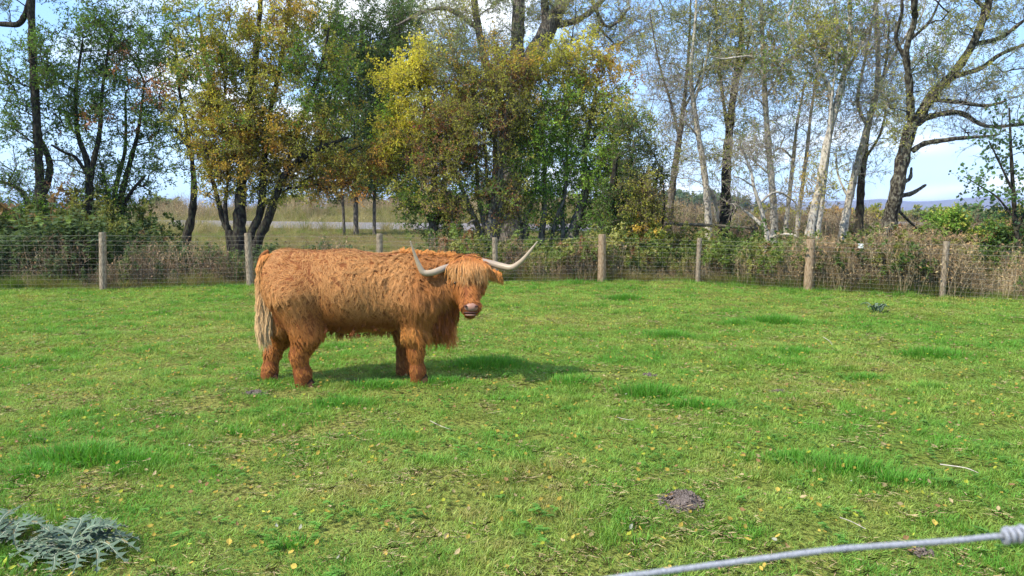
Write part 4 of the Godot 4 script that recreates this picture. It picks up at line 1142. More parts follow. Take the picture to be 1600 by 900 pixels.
func make_undergrowth() -> void:
	var nmesh := nettle(801)
	var nmesh2 := nettle(802)
	var bmesh := bramble(803)
	var bmesh2 := bramble(804)
	var smesh := dead_stems(805)
	var weedy := [[Color(0.09, 0.14, 0.06), 0.4], [Color(0.12, 0.18, 0.08), 0.4], [Color(0.17, 0.25, 0.075), 0.25], [Color(0.26, 0.28, 0.09), 0.12]]
	var brambly := [[Color(0.11, 0.18, 0.05), 0.35], [Color(0.19, 0.26, 0.07), 0.35], [Color(0.30, 0.31, 0.10), 0.2], [Color(0.28, 0.15, 0.08), 0.12]]
	var dry := [[Color(0.40, 0.335, 0.205), 0.5], [Color(0.31, 0.25, 0.15), 0.4], [Color(0.55, 0.48, 0.32), 0.2]]
	scatter("nettle_bed", nmesh, 440, -13.5, -8.0, 0.25, 3.2, [0.85, 1.4], weedy, "dark green nettles and weeds behind the left end of the fence", "nettles", 811)
	scatter("nettle_bed", nmesh2, 480, -8.6, -1.0, 0.25, 2.2, [0.45, 0.78], weedy, "lower weeds behind the fence and the cow's hindquarters", "nettles", 812)
	scatter("nettle_bed", nmesh, 200, -2.0, 3.0, 0.25, 2.0, [0.4, 0.75], brambly, "weeds behind the fence by the cow's horns", "nettles", 813)
	scatter("bramble_thicket", bmesh, 240, -1.5, 5.6, 0.3, 3.0, [0.5, 0.85], brambly, "bramble tangle behind the fence between cow and round posts", "brambles", 814)
	scatter("bramble_thicket", bmesh2, 430, 2.0, 12.5, 0.3, 4.0, [0.55, 0.95], brambly, "bramble and weeds behind the right end of the fence", "brambles", 815)
	scatter("bramble_thicket", bmesh, 130, -13.0, -1.0, 0.4, 2.6, [0.4, 0.62], weedy, "brambles among the nettles at the left", "brambles", 816)
	scatter("dry_stems", smesh, 330, 5.4, 8.2, 0.15, 1.6, [0.65, 0.95], dry, "dense tan dead stems behind the wire right of the thick post", "dead stems", 817)
	scatter("dry_stems", smesh, 170, 1.5, 5.6, 0.15, 1.4, [0.4, 0.75], dry, "dead stems behind the wire between the round posts", "dead stems", 818)
	scatter("dry_stems", smesh, 240, 8.0, 13.0, 0.2, 2.0, [0.55, 0.9], dry, "dead stems behind the wire at the right edge", "dead stems", 819)
	scatter("dry_stems", smesh, 420, -13.0, 1.6, 0.12, 1.2, [0.3, 0.85], [[Color(0.38, 0.30, 0.20), 0.5], [Color(0.26, 0.195, 0.13), 0.5]], "brown dead stems low along the left fence", "dead stems", 820)
	scatter("field_scrub", bmesh2, 420, 5.0, 26.0, 20.5, 34.0, [0.5, 1.05], [[Color(0.20, 0.21, 0.075), 0.4], [Color(0.14, 0.17, 0.06), 0.35], [Color(0.27, 0.21, 0.12), 0.4]], "rough scrub in the field behind the bare trees", "scrub", 821, false)
	scatter("field_scrub", smesh, 500, 4.0, 26.0, 19.5, 34.0, [0.7, 1.3], [[Color(0.30, 0.245, 0.17), 0.5], [Color(0.22, 0.18, 0.13), 0.5]], "dead brown stalks in the field behind the bare trees", "stalks", 822, false)
	scatter("hedge_bottom", bmesh, 170, -14.0, -8.6, 16.5, 20.0, [0.9, 1.5], [[Color(0.10, 0.15, 0.05), 0.4], [Color(0.18, 0.20, 0.06), 0.4], [Color(0.2, 0.13, 0.07), 0.15]], "shaggy hedge growth under the dark hawthorns at the left", "hedge growth", 823, false)
	scatter("hedge_bottom", bmesh2, 60, -1.6, 5.0, 16.4, 18.0, [0.5, 0.8], brambly, "hedge growth at the feet of the middle trees", "hedge growth", 824, false)
	# rough grass
	var clump := grass_clump(34, 0.16, 0.35, 0.75, 0.008, 0.9, 831, 0.0)
	var straw := [[Color(0.20, 0.215, 0.07), 0.35], [Color(0.31, 0.265, 0.13), 0.35], [Color(0.40, 0.33, 0.19), 0.25], [Color(0.14, 0.18, 0.05), 0.25]]
	scatter("rough_grass", clump, 2600, -13.0, 13.0, 0.1, 0.55, [0.18, 0.5], [[Color(0.17, 0.26, 0.055), 0.5], [Color(0.3, 0.28, 0.11), 0.3], [Color(0.42, 0.34, 0.18), 0.3]], "tangled grass along the foot of the fence", "grass", 832)
	scatter("meadow_grass", clump, 7000, -24.0, 24.0, 17.5, 33.0, [0.2, 0.42], [[Color(0.19, 0.25, 0.065), 0.5], [Color(0.3, 0.3, 0.11), 0.4], [Color(0.42, 0.36, 0.18), 0.2]], "rough meadow grass between the fence and the lane", "grass", 833, false)
	scatter("verge_grass", clump, 9000, -46.0, 30.0, 33.0, 62.0, [0.6, 1.15], straw, "tall straw coloured grass on the bank beyond the lane", "grass", 834, false)
	scatter("verge_weeds", smesh, 1100, -46.0, 30.0, 50.0, 62.0, [0.9, 1.5], dry, "dry weed stalks on the bank beyond the lane", "weeds", 835, false)

# ---------------------------------------------------------------- small things on the pasture
var mole_at := Vector3(0.9, 0, -3.95)
func make_small_things() -> void:
	# molehill
	rng.seed = 900
	mole_at = gp(1068, 787)
	var m := thing("molehill", "bare brown molehill of crumbled soil in the lower right of the pasture", "molehill", mole_at)
	part("soil_mound", heap(0.125, 0.135, 0.06, 130, 901), m)
	heap_thing("soil_patch", gp(1013, 589), 0.07, 0.045, 0.02, 40, 902, "small bare brown soil patch above the lush tuft right of the cow")
	heap_thing("soil_patch", gp(398, 617), 0.13, 0.05, 0.03, 60, 903, "dark clod of earth beside the cow's hind hooves")
	heap_thing("soil_patch", gp(1215, 612), 0.08, 0.05, 0.02, 40, 904, "small scuffed soil patch in the right half of the pasture")
	heap_thing("soil_patch", gp(1440, 862), 0.06, 0.04, 0.02, 40, 905, "little crumbled soil patch just above the foreground wire")
	# sticks
	stick([[1468, 735], [1490, 738], [1510, 742], [1528, 748]], 0.006, 911, "long pale bent stick lying right of the molehill")
	stick([[962, 657], [975, 659], [990, 661]], 0.004, 912, "short pale twig lying below the tufts right of centre")
	stick([[1312, 820], [1330, 828], [1352, 836]], 0.004, 913, "thin twig lying above the foreground wire")
	stick([[672, 660], [690, 668], [704, 671]], 0.004, 914, "small twig lying below the cow's front legs")
	stick([[1286, 530], [1296, 536], [1300, 542]], 0.006, 915, "dark twig lying in the far right pasture")
	stick([[1590, 465], [1585, 440], [1580, 425]], 0.006, 916, "pale broken stem leaning on the fence at the right edge", 0.4)
	make_thistle()
	make_weed()
	make_fallen_leaves()
	make_scrap()
	make_near_wire()

func heap(rx: float, rz: float, h: float, clods: int, seed_: int) -> ArrayMesh:
	rng.seed = seed_
	var b := MB.new()
	var n := 22
	var s0 := b.v.size()
	for r in 9:
		var t := r / 8.0
		for k in n:
			var a := TAU * k / n
			var w := 1.0 + 0.18 * sin(a * 3.0 + seed_) + 0.1 * sin(a * 7.0)
			var y := h * (cos(t * PI) * 0.5 + 0.5) + rnd(-1, 1) * h * 0.16 - 0.012 * t
			b.v.append(Vector3(cos(a) * rx * t * w, y, sin(a) * rz * t * w)); b.c.append(Color.WHITE); b.n.append(Vector3(cos(a) * t, 1, sin(a) * t).normalized())
			if r > 0:
				var p := s0 + (r - 1) * n + k
				var p2 := s0 + (r - 1) * n + (k + 1) % n
				b.i.append_array(PackedInt32Array([p, p + n, p2, p2, p + n, p2 + n]))
	for k in clods:
		var q := ball()
		var c := Vector3(q.x * rx * 1.1, 0, q.z * rz * 1.1)
		c.y = h * (cos(clampf(Vector2(q.x, q.z).length(), 0, 1) * PI) * 0.5 + 0.5) * 0.95
		var s := rnd(0.004, 0.014)
		var vs := []
		for j in 6:
			vs.append(c + [Vector3.UP, Vector3.RIGHT, Vector3.BACK, Vector3.LEFT, Vector3.FORWARD, Vector3.DOWN][j] * s * rnd(0.6, 1.3) + ball() * s * 0.3)
		for f in [[0, 2, 1], [0, 3, 2], [0, 4, 3], [0, 1, 4], [5, 1, 2], [5, 2, 3], [5, 3, 4], [5, 4, 1]]:
			b.face(vs[f[0]], vs[f[1]], vs[f[2]], Color.WHITE)
	return b.commit(mats.soil)

func heap_thing(called: String, at: Vector3, rx: float, rz: float, h: float, clods: int, seed_: int, label: String) -> void:
	var o := part(called, heap(rx, rz, h, clods, seed_), self)
	o.position = at
	tag(o, label, "soil", "bare soil patches")

func stick(pts: Array, r: float, seed_: int, label: String, up := 0.0) -> void:
	rng.seed = seed_
	var b := MB.new()
	var at := gp(pts[0][0], pts[0][1])
	var line := []
	for k in pts.size():
		var p := gp(pts[k][0], pts[k][1]) if up == 0.0 else px(pts[k][0], pts[k][1], -at.z - 0.02)
		if up == 0.0: p.y += 0.022 + rnd(0, 0.012)
		line.append(p - at)
	var sm := smooth_line(line, 4)
	var rr := PackedFloat32Array()
	for k in sm.size(): rr.append(r * 0.65 * (1.0 - 0.5 * k / sm.size()))
	b.tube(sm, rr, 6, Color.WHITE, 0.1)
	var o := part("stick", b.commit(mats.bark_pale), self)
	o.position = at
	tag(o, label, "stick", "sticks on the grass")

func thistle_leaf(b: MB, L: float, W: float, arch: float, droop: float, seed_: int) -> void:
	# a deeply cut leaf along +x: a raised midrib with pairs of forked, spine tipped lobes
	rng.seed = seed_
	var n := 9
	var mid := []
	for k in n + 1:
		var t := float(k) / n
		mid.append(Vector3(L * t, arch * sin(PI * t * 0.8) - droop * t * t, 0.03 * sin(t * 5.0 + seed_)))
	var c0 := Color(0.10, 0.15, 0.10)
	var cm := Color(0.26, 0.31, 0.22)
	for k in n:
		var t := (k + 0.5) / n
		var w := W * sin(PI * clampf(0.12 + t * 0.85, 0, 1))
		for s in [-1.0, 1.0]:
			var sv := Vector3(0, 0, s)
			var a: Vector3 = mid[k]
			var c: Vector3 = mid[k + 1]
			var g := rnd(0.8, 1.2)
			var col := Color(c0.r * g, c0.g * g, c0.b * g)
			var e0 := a + sv * w * 0.24 + Vector3(0, 0.006, 0)
			var e1 := c + sv * w * 0.20 + Vector3(0, 0.006, 0)
			# blade along the rib
			quad(b, a, c, e1, e0, col if rng.randf() < 0.9 else Color(0.2, 0.17, 0.08), s)
			# lobe with three points
			var base := e0.lerp(e1, 0.5)
			var out := (sv * 1.0 + Vector3(0.55, rnd(-0.25, 0.4), 0)).normalized()
			var tip := base + out * w * rnd(0.95, 1.35)
			tri2(b, e0.lerp(e1, 0.12), tip, e0.lerp(e1, 0.82), col, s)
			var o2 := (sv * 0.6 + Vector3(1.0, rnd(0.0, 0.5), 0)).normalized()
			tri2(b, base.lerp(tip, 0.45), base.lerp(tip, 0.5) + o2 * w * 0.5, base.lerp(tip, 0.12) + (e1 - e0) * 0.25, col, s)
			var o3 := (sv * 1.0 + Vector3(-0.5, rnd(0.0, 0.5), 0)).normalized()
			tri2(b, base.lerp(tip, 0.1) - (e1 - e0) * 0.25, base.lerp(tip, 0.45) + o3 * w * 0.42, base.lerp(tip, 0.55), col, s)
			# pale spines
			b.tube(PackedVector3Array([tip - out * 0.004, tip + out * 0.012]), PackedFloat32Array([0.0012, 0.0002]), 3, Color(0.5, 0.5, 0.38), 0.0, false)
	var rr := PackedFloat32Array()
	var ml := PackedVector3Array()
	for k in n + 1:
		ml.append(mid[k] + Vector3(0, 0.002, 0)); rr.append(lerpf(0.0045, 0.001, float(k) / n))
	b.tube(ml, rr, 5, cm, 0.0)

func tri2(b: MB, p: Vector3, q: Vector3, r: Vector3, col: Color, s: float) -> void:
	if s > 0.0: b.face(p, r, q, col)
	else: b.face(p, q, r, col)

func quad(b: MB, p: Vector3, q: Vector3, r: Vector3, t: Vector3, col: Color, s: float) -> void:
	tri2(b, p, r, q, col, s)
	tri2(b, p, t, r, col, s)

func make_thistle() -> void:
	var at := gp(118, 862)
	var t := thing("thistle", "grey green spiny thistle rosette in the bottom left corner", "thistle", at)
	var k := 0
	for spec in [[0.0, 0.30, 0.07, 0.04], [0.35, 0.27, 0.08, 0.03], [0.8, 0.24, 0.10, 0.02], [1.25, 0.22, 0.10, 0.0], [1.7, 0.2, 0.11, 0.0], [2.2, 0.24, 0.10, 0.02], [2.7, 0.28, 0.08, 0.04], [3.1, 0.33, 0.07, 0.05], [3.5, 0.30, 0.07, 0.05], [4.0, 0.25, 0.06, 0.05], [4.5, 0.22, 0.05, 0.05], [5.0, 0.24, 0.06, 0.05], [5.5, 0.28, 0.07, 0.05], [5.95, 0.31, 0.07, 0.05], [0.6, 0.15, 0.13, 0.0], [2.0, 0.15, 0.14, 0.0], [3.3, 0.16, 0.12, 0.0], [4.8, 0.14, 0.11, 0.0], [0.15, 0.2, 0.12, 0.0], [2.9, 0.2, 0.12, 0.0]]:
		var b := MB.new()
		thistle_leaf(b, spec[1] * 0.95, 0.046, spec[2] * 0.75, spec[3], 920 + k)
		var o := part("leaf", b.commit(mats.thistle_leaf), t)
		o.rotation.y = spec[0] + 0.1
		o.position.y = 0.02
		k += 1
	var t2 := thing("thistle", "lower half of a second grey thistle rosette, cut by the left frame edge", "thistle", gp(8, 850))
	for j in 9:
		var b := MB.new()
		thistle_leaf(b, rnd(0.15, 0.22), 0.05, rnd(0.05, 0.1), 0.03, 950 + j)
		var o := part("leaf", b.commit(mats.thistle_leaf), t2)
		o.rotation.y = j * 0.71
		o.position.y = 0.02
	t2.set_meta("label", "smaller grey thistle rosette cut off by the left frame edge")

func make_weed() -> void:
	var t := thing("dock_plant", "low grey green broad leaved weed near the fence in the far right pasture", "weed", gp(1370, 489))
	rng.seed = 970
	for k in 14:
		var b := MB.new()
		var L := rnd(0.10, 0.18)
		var prev := []
		for j in 6:
			var f := j / 5.0
			var w := L * 0.16 * sin(PI * clampf(f * 0.9 + 0.1, 0, 1))
			var y := 0.09 * sin(PI * f * 0.75)
			var row := [Vector3(L * f, y + 0.01, -w), Vector3(L * f, y, 0), Vector3(L * f, y + 0.01, w)]
			if j > 0:
				for s in 2:
					b.face(prev[s], row[s], row[s + 1], Color(0.11, 0.16, 0.10))
					b.face(prev[s], row[s + 1], prev[s + 1], Color(0.12, 0.17, 0.11))
			prev = row
		var o := part("leaf", b.commit(mats.thistle_leaf), t)
		o.rotation.y = k * 2.4
		o.position = Vector3(rnd(-0.1, 0.1), rnd(0.01, 0.05), rnd(-0.03, 0.03))

func fallen_leaf_mesh(seed_: int, L: float, W: float) -> ArrayMesh:
	rng.seed = seed_
	var b := MB.new()
	var prev := []
	var curl := rnd(0.1, 0.5)
	for j in 6:
		var f := j / 5.0
		var w := W * 0.5 * pow(sin(PI * clampf(f * 0.94 + 0.03, 0, 1)), 0.8)
		var y := curl * L * (f - 0.5) * (f - 0.5) * 1.6
		var row := [Vector3(L * (f - 0.5), y + rnd(0.0, 0.5) * w, -w), Vector3(L * (f - 0.5), y, 0), Vector3(L * (f - 0.5), y + rnd(0.2, 0.8) * w, w)]
		if j > 0:
			for s in 2:
				var g := rnd(0.85, 1.15)
				b.face(prev[s], row[s], row[s + 1], Color(g, g, g))
				b.face(prev[s], row[s + 1], prev[s + 1], Color(g, g, g))
		prev = row
	b.tube(PackedVector3Array([Vector3(L * 0.5, curl * L * 0.4, 0), Vector3(L * 0.75, curl * L * 0.3, 0.004)]), PackedFloat32Array([0.0009, 0.0006]), 3, Color(0.8, 0.8, 0.8), 0.0, false)
	return b.commit(null)

func make_fallen_leaves() -> void:
	var kinds := [["yellow fallen leaf lying in the short grass", Color(0.42, 0.32, 0.06), "yellow fallen leaves"], ["pale cream fallen leaf lying in the short grass", Color(0.36, 0.29, 0.15), "pale fallen leaves"], ["brown fallen leaf lying in the short grass", Color(0.32, 0.19, 0.09), "brown fallen leaves"], ["lime green fallen leaf lying in the short grass", Color(0.40, 0.44, 0.05), "lime fallen leaves"], ["grey backed fallen leaf lying in the short grass", Color(0.27, 0.28, 0.21), "grey fallen leaves"]]
	var shapes := []
	for k in 4:
		shapes.append(fallen_leaf_mesh(980 + k, 0.034, [0.022, 0.016, 0.024, 0.013][k]))
	var lm := []
	for q in kinds:
		var m := leafy("fallen_" + q[2].split(" ")[0], 0.6, 0.4)
		m.albedo_color = (q[1] as Color).linear_to_srgb()
		lm.append(m)
	rng.seed = 990
	var spots := [[985, 836, 4, 1.3], [1000, 834, 0, 1.1], [880, 850, 1, 1.1], [895, 848, 0, 1.0], [1168, 850, 0, 1.2], [1210, 850, 4, 1.0], [1215, 848, 0, 1.0], [697, 845, 1, 1.2], [602, 872, 0, 1.2], [340, 808, 1, 1.2], [432, 825, 4, 1.0], [470, 832, 4, 1.0], [272, 855, 0, 1.3], [358, 848, 0, 1.3], [415, 777, 0, 1.1], [635, 755, 1, 1.0], [646, 782, 0, 1.0], [645, 826, 1, 1.0], [940, 700, 1, 1.2], [1108, 648, 1, 0.9], [1255, 785, 1, 1.2], [1282, 758, 0, 1.2], [1215, 772, 0, 1.2], [1460, 822, 0, 1.4], [1430, 812, 1, 1.0], [1485, 792, 1, 1.0], [18, 893, 3, 1.6], [8, 886, 3, 1.4], [110, 898, 0, 1.3], [500, 742, 1, 1.0], [242, 745, 1, 1.2], [60, 752, 0, 1.2], [135, 748, 0, 1.0], [780, 690, 0, 1.0], [440, 640, 1, 0.9], [300, 735, 0, 1.1], [335, 733, 0, 1.0], [1338, 693, 1, 0.9], [1035, 850, 0, 1.0], [715, 872, 1, 1.3], [700, 852, 0, 1.1], [460, 890, 0, 1.2], [560, 690, 0, 0.9], [556, 684, 0, 0.9]]
	for k in 235:
		var d := 3.0 + 8.5 * pow(rng.randf(), 1.5)
		var x := rnd(-0.7, 0.7) * d
		var c: float = rng.randf()
		spots.append([Vector2(x, d), 0, 0 if c < 0.36 else 1 if c < 0.68 else 2 if c < 0.84 else 3 if c < 0.94 else 4, rnd(0.5, 0.95)])
	for q in spots:
		var p: Vector3
		if q[0] is Vector2:
			p = Vector3(q[0].x, ground_y(q[0].x, q[0].y), -q[0].y)
		else:
			p = gp(q[0], q[1])
		var k: int = q[2]
		var o := MeshInstance3D.new()
		o.mesh = shapes[rng.randi() % 4]
		o.material_override = lm[k]
		o.name = numbered("fallen_leaf")
		add_child(o)
		o.position = p + Vector3(0, rnd(0.012, 0.034), 0)
		o.basis = frame(Vector3(rnd(-0.6, 0.6), 1, rnd(-0.2, 0.8)), rng.randf() * TAU).scaled_local(Vector3.ONE * q[3] * 0.85)
		tag(o, (kinds[k][0] as String).replace("in the short grass", leaf_place(o.position)), "leaf", kinds[k][2])
	# the many smaller ones further off
	var buf := PackedFloat32Array()
	for k in 4600:
		var d := 3.2 + 11.5 * pow(rng.randf(), 0.8)
		var x := rnd(-0.75, 0.75) * d
		if d > fence_d(x): continue
		var c: Color = kinds[[0, 0, 0, 1, 3, 2][rng.randi() % 6]][1]
		var z := rnd(0.45, 0.95)
		push(buf, frame(Vector3(rnd(-0.6, 0.6), 1, rnd(-0.2, 0.8)), rng.randf() * TAU).scaled_local(Vector3(z, z, z)), Vector3(x, ground_y(x, d) + rnd(0.02, 0.045), -d), c)
	var lmesh := fallen_leaf_mesh(985, 0.036, 0.024)
	lmesh.surface_set_material(0, mats.leaf)
	tag(many("leaf_litter", lmesh, buf, self), "tiny scattered yellow and pale leaf litter all over the pasture", "leaf litter")

func leaf_place(p: Vector3) -> String:
	# which thing a leaf lies by, how far and on which side, in words
	var best := 1e9
	var who := ""
	var at := Vector3.ZERO
	for q in [["the grey thistle", gp(118, 862)], ["the bare molehill", mole_at], ["the cow's hind hooves", gp(450, 606)], ["the cow's front hooves", gp(645, 600)], ["the big tuft at the left", gp(128, 716)], ["the long tuft at the right", gp(1325, 738)], ["the tuft right of the cow", gp(1012, 616)], ["the wire's lower end", gp(1000, 880)], ["the wire's knot", gp(1560, 850)], ["the pale bent stick", gp(1500, 742)], ["the bottom middle of the picture", gp(650, 890)], ["the broad leaved weed", gp(1370, 489)], ["the far middle tuft", gp(1048, 526)], ["the far tuft at the right", gp(1455, 556)], ["the grass right below the cow", gp(535, 680)], ["the left frame edge", gp(20, 640)], ["the right frame edge", gp(1590, 680)], ["the open grass in the middle", gp(800, 720)]]:
		var d: float = (q[1] as Vector3).distance_to(p)
		if d < best:
			best = d; who = q[0]; at = q[1]
	var v := p - at
	var side := ("right of " if v.x > 0.0 else "left of ") if absf(v.x) > absf(v.z) else ("in front of " if v.z > 0.0 else "beyond ")
	return ("close " if best < 0.4 else "" if best < 0.9 else "some way ") + side + who

func make_scrap() -> void:
	rng.seed = 1001
	var b := MB.new()
	var g := []
	for j in 5:
		var row := []
		for k in 5:
			row.append(Vector3((k - 2) * 0.022 + rnd(-0.006, 0.006), (j - 2) * 0.02 + rnd(-0.006, 0.006), rnd(-0.02, 0.02)))
		g.append(row)
	for j in 4:
		for k in 4:
			b.face(g[j][k], g[j + 1][k], g[j + 1][k + 1], Color(0.75, 0.77, 0.8))
			b.face(g[j][k], g[j + 1][k + 1], g[j][k + 1], Color(0.75, 0.77, 0.8))
	var o := part("plastic_scrap", b.commit(mats.leaf), self)
	o.position = px(1345, 384, fence_d(6.6) + 0.12)
	tag(o, "small crumpled white scrap caught in the weeds right of the thick post", "litter")

func make_near_wire() -> void:
	var w := thing("near_wire", "pale galvanised fence wire slanting across the bottom right corner, close by", "wire", px(1583, 836, 0.36))
	var at := w.position
	var pts := []
	for q in [[760, 935, 0.352], [870, 918, 0.353], [975, 901, 0.354], [1075, 888, 0.355], [1190, 873, 0.356], [1300, 859, 0.357], [1420, 850, 0.358], [1500, 844, 0.359], [1545, 839, 0.36], [1583, 836, 0.36], [1640, 829, 0.36], [1760, 822, 0.36]]:
		pts.append(px(q[0], q[1], q[2]) - at)
	var sm := smooth_line(pts, 6)
	var rr := PackedFloat32Array()
	for k in sm.size(): rr.append(0.00145)
	var b := MB.new()
	b.tube(sm, rr, 12, Color.WHITE, 0.05)
	part("wire", b.commit(mats.near_zinc), w)
	# the stay's knot wrapped round it
	var kb := MB.new()
	var kp := PackedVector3Array()
	var kr := PackedFloat32Array()
	var dir: Vector3 = (px(1640, 829, 0.36) - px(1545, 839, 0.36)).normalized()
	for k in 60:
		var t := k / 59.0
		var a := t * TAU * 3.2
		var c := dir * (t - 0.5) * 0.0105
		var u := Vector3.UP
		var v2 := dir.cross(u).normalized()
		kp.append(c + (u * cos(a) + v2 * sin(a)) * (0.0030 + 0.0003 * sin(t * 9.0)))
		kr.append(0.00135 + 0.0001 * sin(k * 1.3))
	kb.tube(kp, kr, 8, Color.WHITE)
	part("knot", kb.commit(mats.near_zinc), w)

# ---------------------------------------------------------------- the cow
var cow_root := Vector3.ZERO
func cw(x: float, y: float, off := 0.0) -> Vector3:       # a point of the cow: seen at x, y; off metres behind (+) or before (-) its middle plane
	return px(x, y, 6.52 + (x - 440.0) / 210.0 * 0.14 + off) - cow_root

func field(bones: PackedFloat32Array, p: Vector3, k: float) -> float:
	var d := 1e3
	var n := bones.size() / 8
	for q in n:
		var o := q * 8
		var a := Vector3(bones[o], bones[o + 1], bones[o + 2])
		var ab := Vector3(bones[o + 3], bones[o + 4], bones[o + 5]) - a
		var ap := p - a
		var t := clampf(ap.dot(ab) / maxf(ab.length_squared(), 1e-6), 0.0, 1.0)
		var e := (ap - ab * t).length() - lerpf(bones[o + 6], bones[o + 7], t)
		var h := maxf(k - absf(d - e), 0.0) / k
		d = minf(d, e) - h * h * k * 0.25
	return d

func nets(bones: PackedFloat32Array, k: float, cell: float, b: MB, col: Color) -> void:
	# surface nets: one vertex in each cell that the surface crosses, one quad round each crossed edge
	var lo := Vector3(1e3, 1e3, 1e3)
	var hi := -lo
	for q in bones.size() / 8:
		var o := q * 8
		var r := maxf(bones[o + 6], bones[o + 7])
		for e in [0, 3]:
			var p := Vector3(bones[o + e], bones[o + e + 1], bones[o + e + 2])
			lo = lo.min(p - Vector3.ONE * r); hi = hi.max(p + Vector3.ONE * r)
	lo -= Vector3.ONE * (cell * 2.0 + k * 0.3); hi += Vector3.ONE * (cell * 2.0 + k * 0.3)
	var nx := int((hi.x - lo.x) / cell) + 2
	var ny := int((hi.y - lo.y) / cell) + 2
	var nz := int((hi.z - lo.z) / cell) + 2
	var g := PackedFloat32Array()
	g.resize(nx * ny * nz)
	g.fill(1.0)
	var B := 4
	for z0 in range(0, nz, B):
		for y0 in range(0, ny, B):
			for x0 in range(0, nx, B):
				var c := lo + Vector3(x0 + 1.5, y0 + 1.5, z0 + 1.5) * cell
				var dc := field(bones, c, k)
				if absf(dc) > cell * B * 1.35:
					var val := 1.0 if dc > 0.0 else -1.0
					if val < 0.0:
						for z in range(z0, mini(z0 + B, nz)):
							for y in range(y0, mini(y0 + B, ny)):
								for x in range(x0, mini(x0 + B, nx)):
									g[(z * ny + y) * nx + x] = -1.0
					continue
				for z in range(z0, mini(z0 + B, nz)):
					for y in range(y0, mini(y0 + B, ny)):
						for x in range(x0, mini(x0 + B, nx)):
							g[(z * ny + y) * nx + x] = field(bones, lo + Vector3(x, y, z) * cell, k)
	var ids := PackedInt32Array()
	ids.resize(nx * ny * nz)
	ids.fill(-1)
	var corner := [0, 1, nx, nx + 1, nx * ny, nx * ny + 1, nx * ny + nx, nx * ny + nx + 1]
	for z in nz - 1:
		for y in ny - 1:
			for x in nx - 1:
				var at := (z * ny + y) * nx + x
				var inside := 0
				for q in 8:
					if g[at + corner[q]] < 0.0: inside += 1
				if inside == 0 or inside == 8: continue
				var sum := Vector3.ZERO
				var m := 0
				for e in [[0, 1], [2, 3], [4, 5], [6, 7], [0, 2], [1, 3], [4, 6], [5, 7], [0, 4], [1, 5], [2, 6], [3, 7]]:
					var va := g[at + corner[e[0]]]
					var vb := g[at + corner[e[1]]]
					if (va < 0.0) == (vb < 0.0): continue
					var t := va / (va - vb)
					var pa := Vector3(e[0] & 1, (e[0] >> 1) & 1, e[0] >> 2)
					var pb := Vector3(e[1] & 1, (e[1] >> 1) & 1, e[1] >> 2)
					sum += pa.lerp(pb, t)
					m += 1
				var p := lo + (Vector3(x, y, z) + sum / m) * cell
				var e2 := cell * 0.5
				var d0 := field(bones, p, k)
				var nn := Vector3(field(bones, p + Vector3(e2, 0, 0), k) - d0, field(bones, p + Vector3(0, e2, 0), k) - d0, field(bones, p + Vector3(0, 0, e2), k) - d0).normalized()
				ids[at] = b.vert(p, nn, col)
	var st := [1, nx, nx * ny]
	for z in range(1, nz - 1):
		for y in range(1, ny - 1):
			for x in range(1, nx - 1):
				var at := (z * ny + y) * nx + x
				for ax in 3:
					var s0 := g[at] < 0.0
					if s0 == (g[at + st[ax]] < 0.0): continue
					var u: int = st[(ax + 1) % 3]
					var w: int = st[(ax + 2) % 3]
					var q := [ids[at - u - w], ids[at - w], ids[at], ids[at - u]]
					if q[0] < 0 or q[1] < 0 or q[2] < 0 or q[3] < 0: continue
					if s0:
						b.i.append_array(PackedInt32Array([q[0], q[2], q[1], q[0], q[3], q[2]]))
					else:
						b.i.append_array(PackedInt32Array([q[0], q[1], q[2], q[0], q[2], q[3]]))

func bone(a: PackedFloat32Array, p: Vector3, r0: float, q: Vector3, r1: float) -> void:
	a.append_array(PackedFloat32Array([p.x, p.y, p.z, q.x, q.y, q.z, r0, r1]))

func strand(b: MB, pts: PackedVector3Array, face_n: Vector3, w: float, c0: Color, c1: Color) -> void:
	var s := b.v.size()
	var n := pts.size()
	for k in n:
		var t := float(k) / (n - 1)
		var tan := (pts[mini(k + 1, n - 1)] - pts[maxi(k - 1, 0)]).normalized()
		var side := tan.cross(face_n).normalized()
		var nn := side.cross(tan)
		if nn.dot(face_n) < 0.0: nn = -nn
		var col := c0.lerp(c1, t)
		if k == n - 1:
			b.v.append(pts[k]); b.n.append(nn); b.c.append(col)
		else:
			var ww := w * 0.5 * (1.0 - 0.75 * t * t)
			b.v.append(pts[k] + side * ww); b.n.append((nn + side * 0.55).normalized()); b.c.append(col)
			b.v.append(pts[k] - side * ww); b.n.append((nn - side * 0.55).normalized()); b.c.append(col)
		if k > 0:
			var a := s + (k - 1) * 2
			if k == n - 1:
				b.i.append_array(PackedInt32Array([a, a + 1, a + 2]))
			else:
				b.i.append_array(PackedInt32Array([a, a + 1, a + 2, a + 1, a + 3, a + 2]))

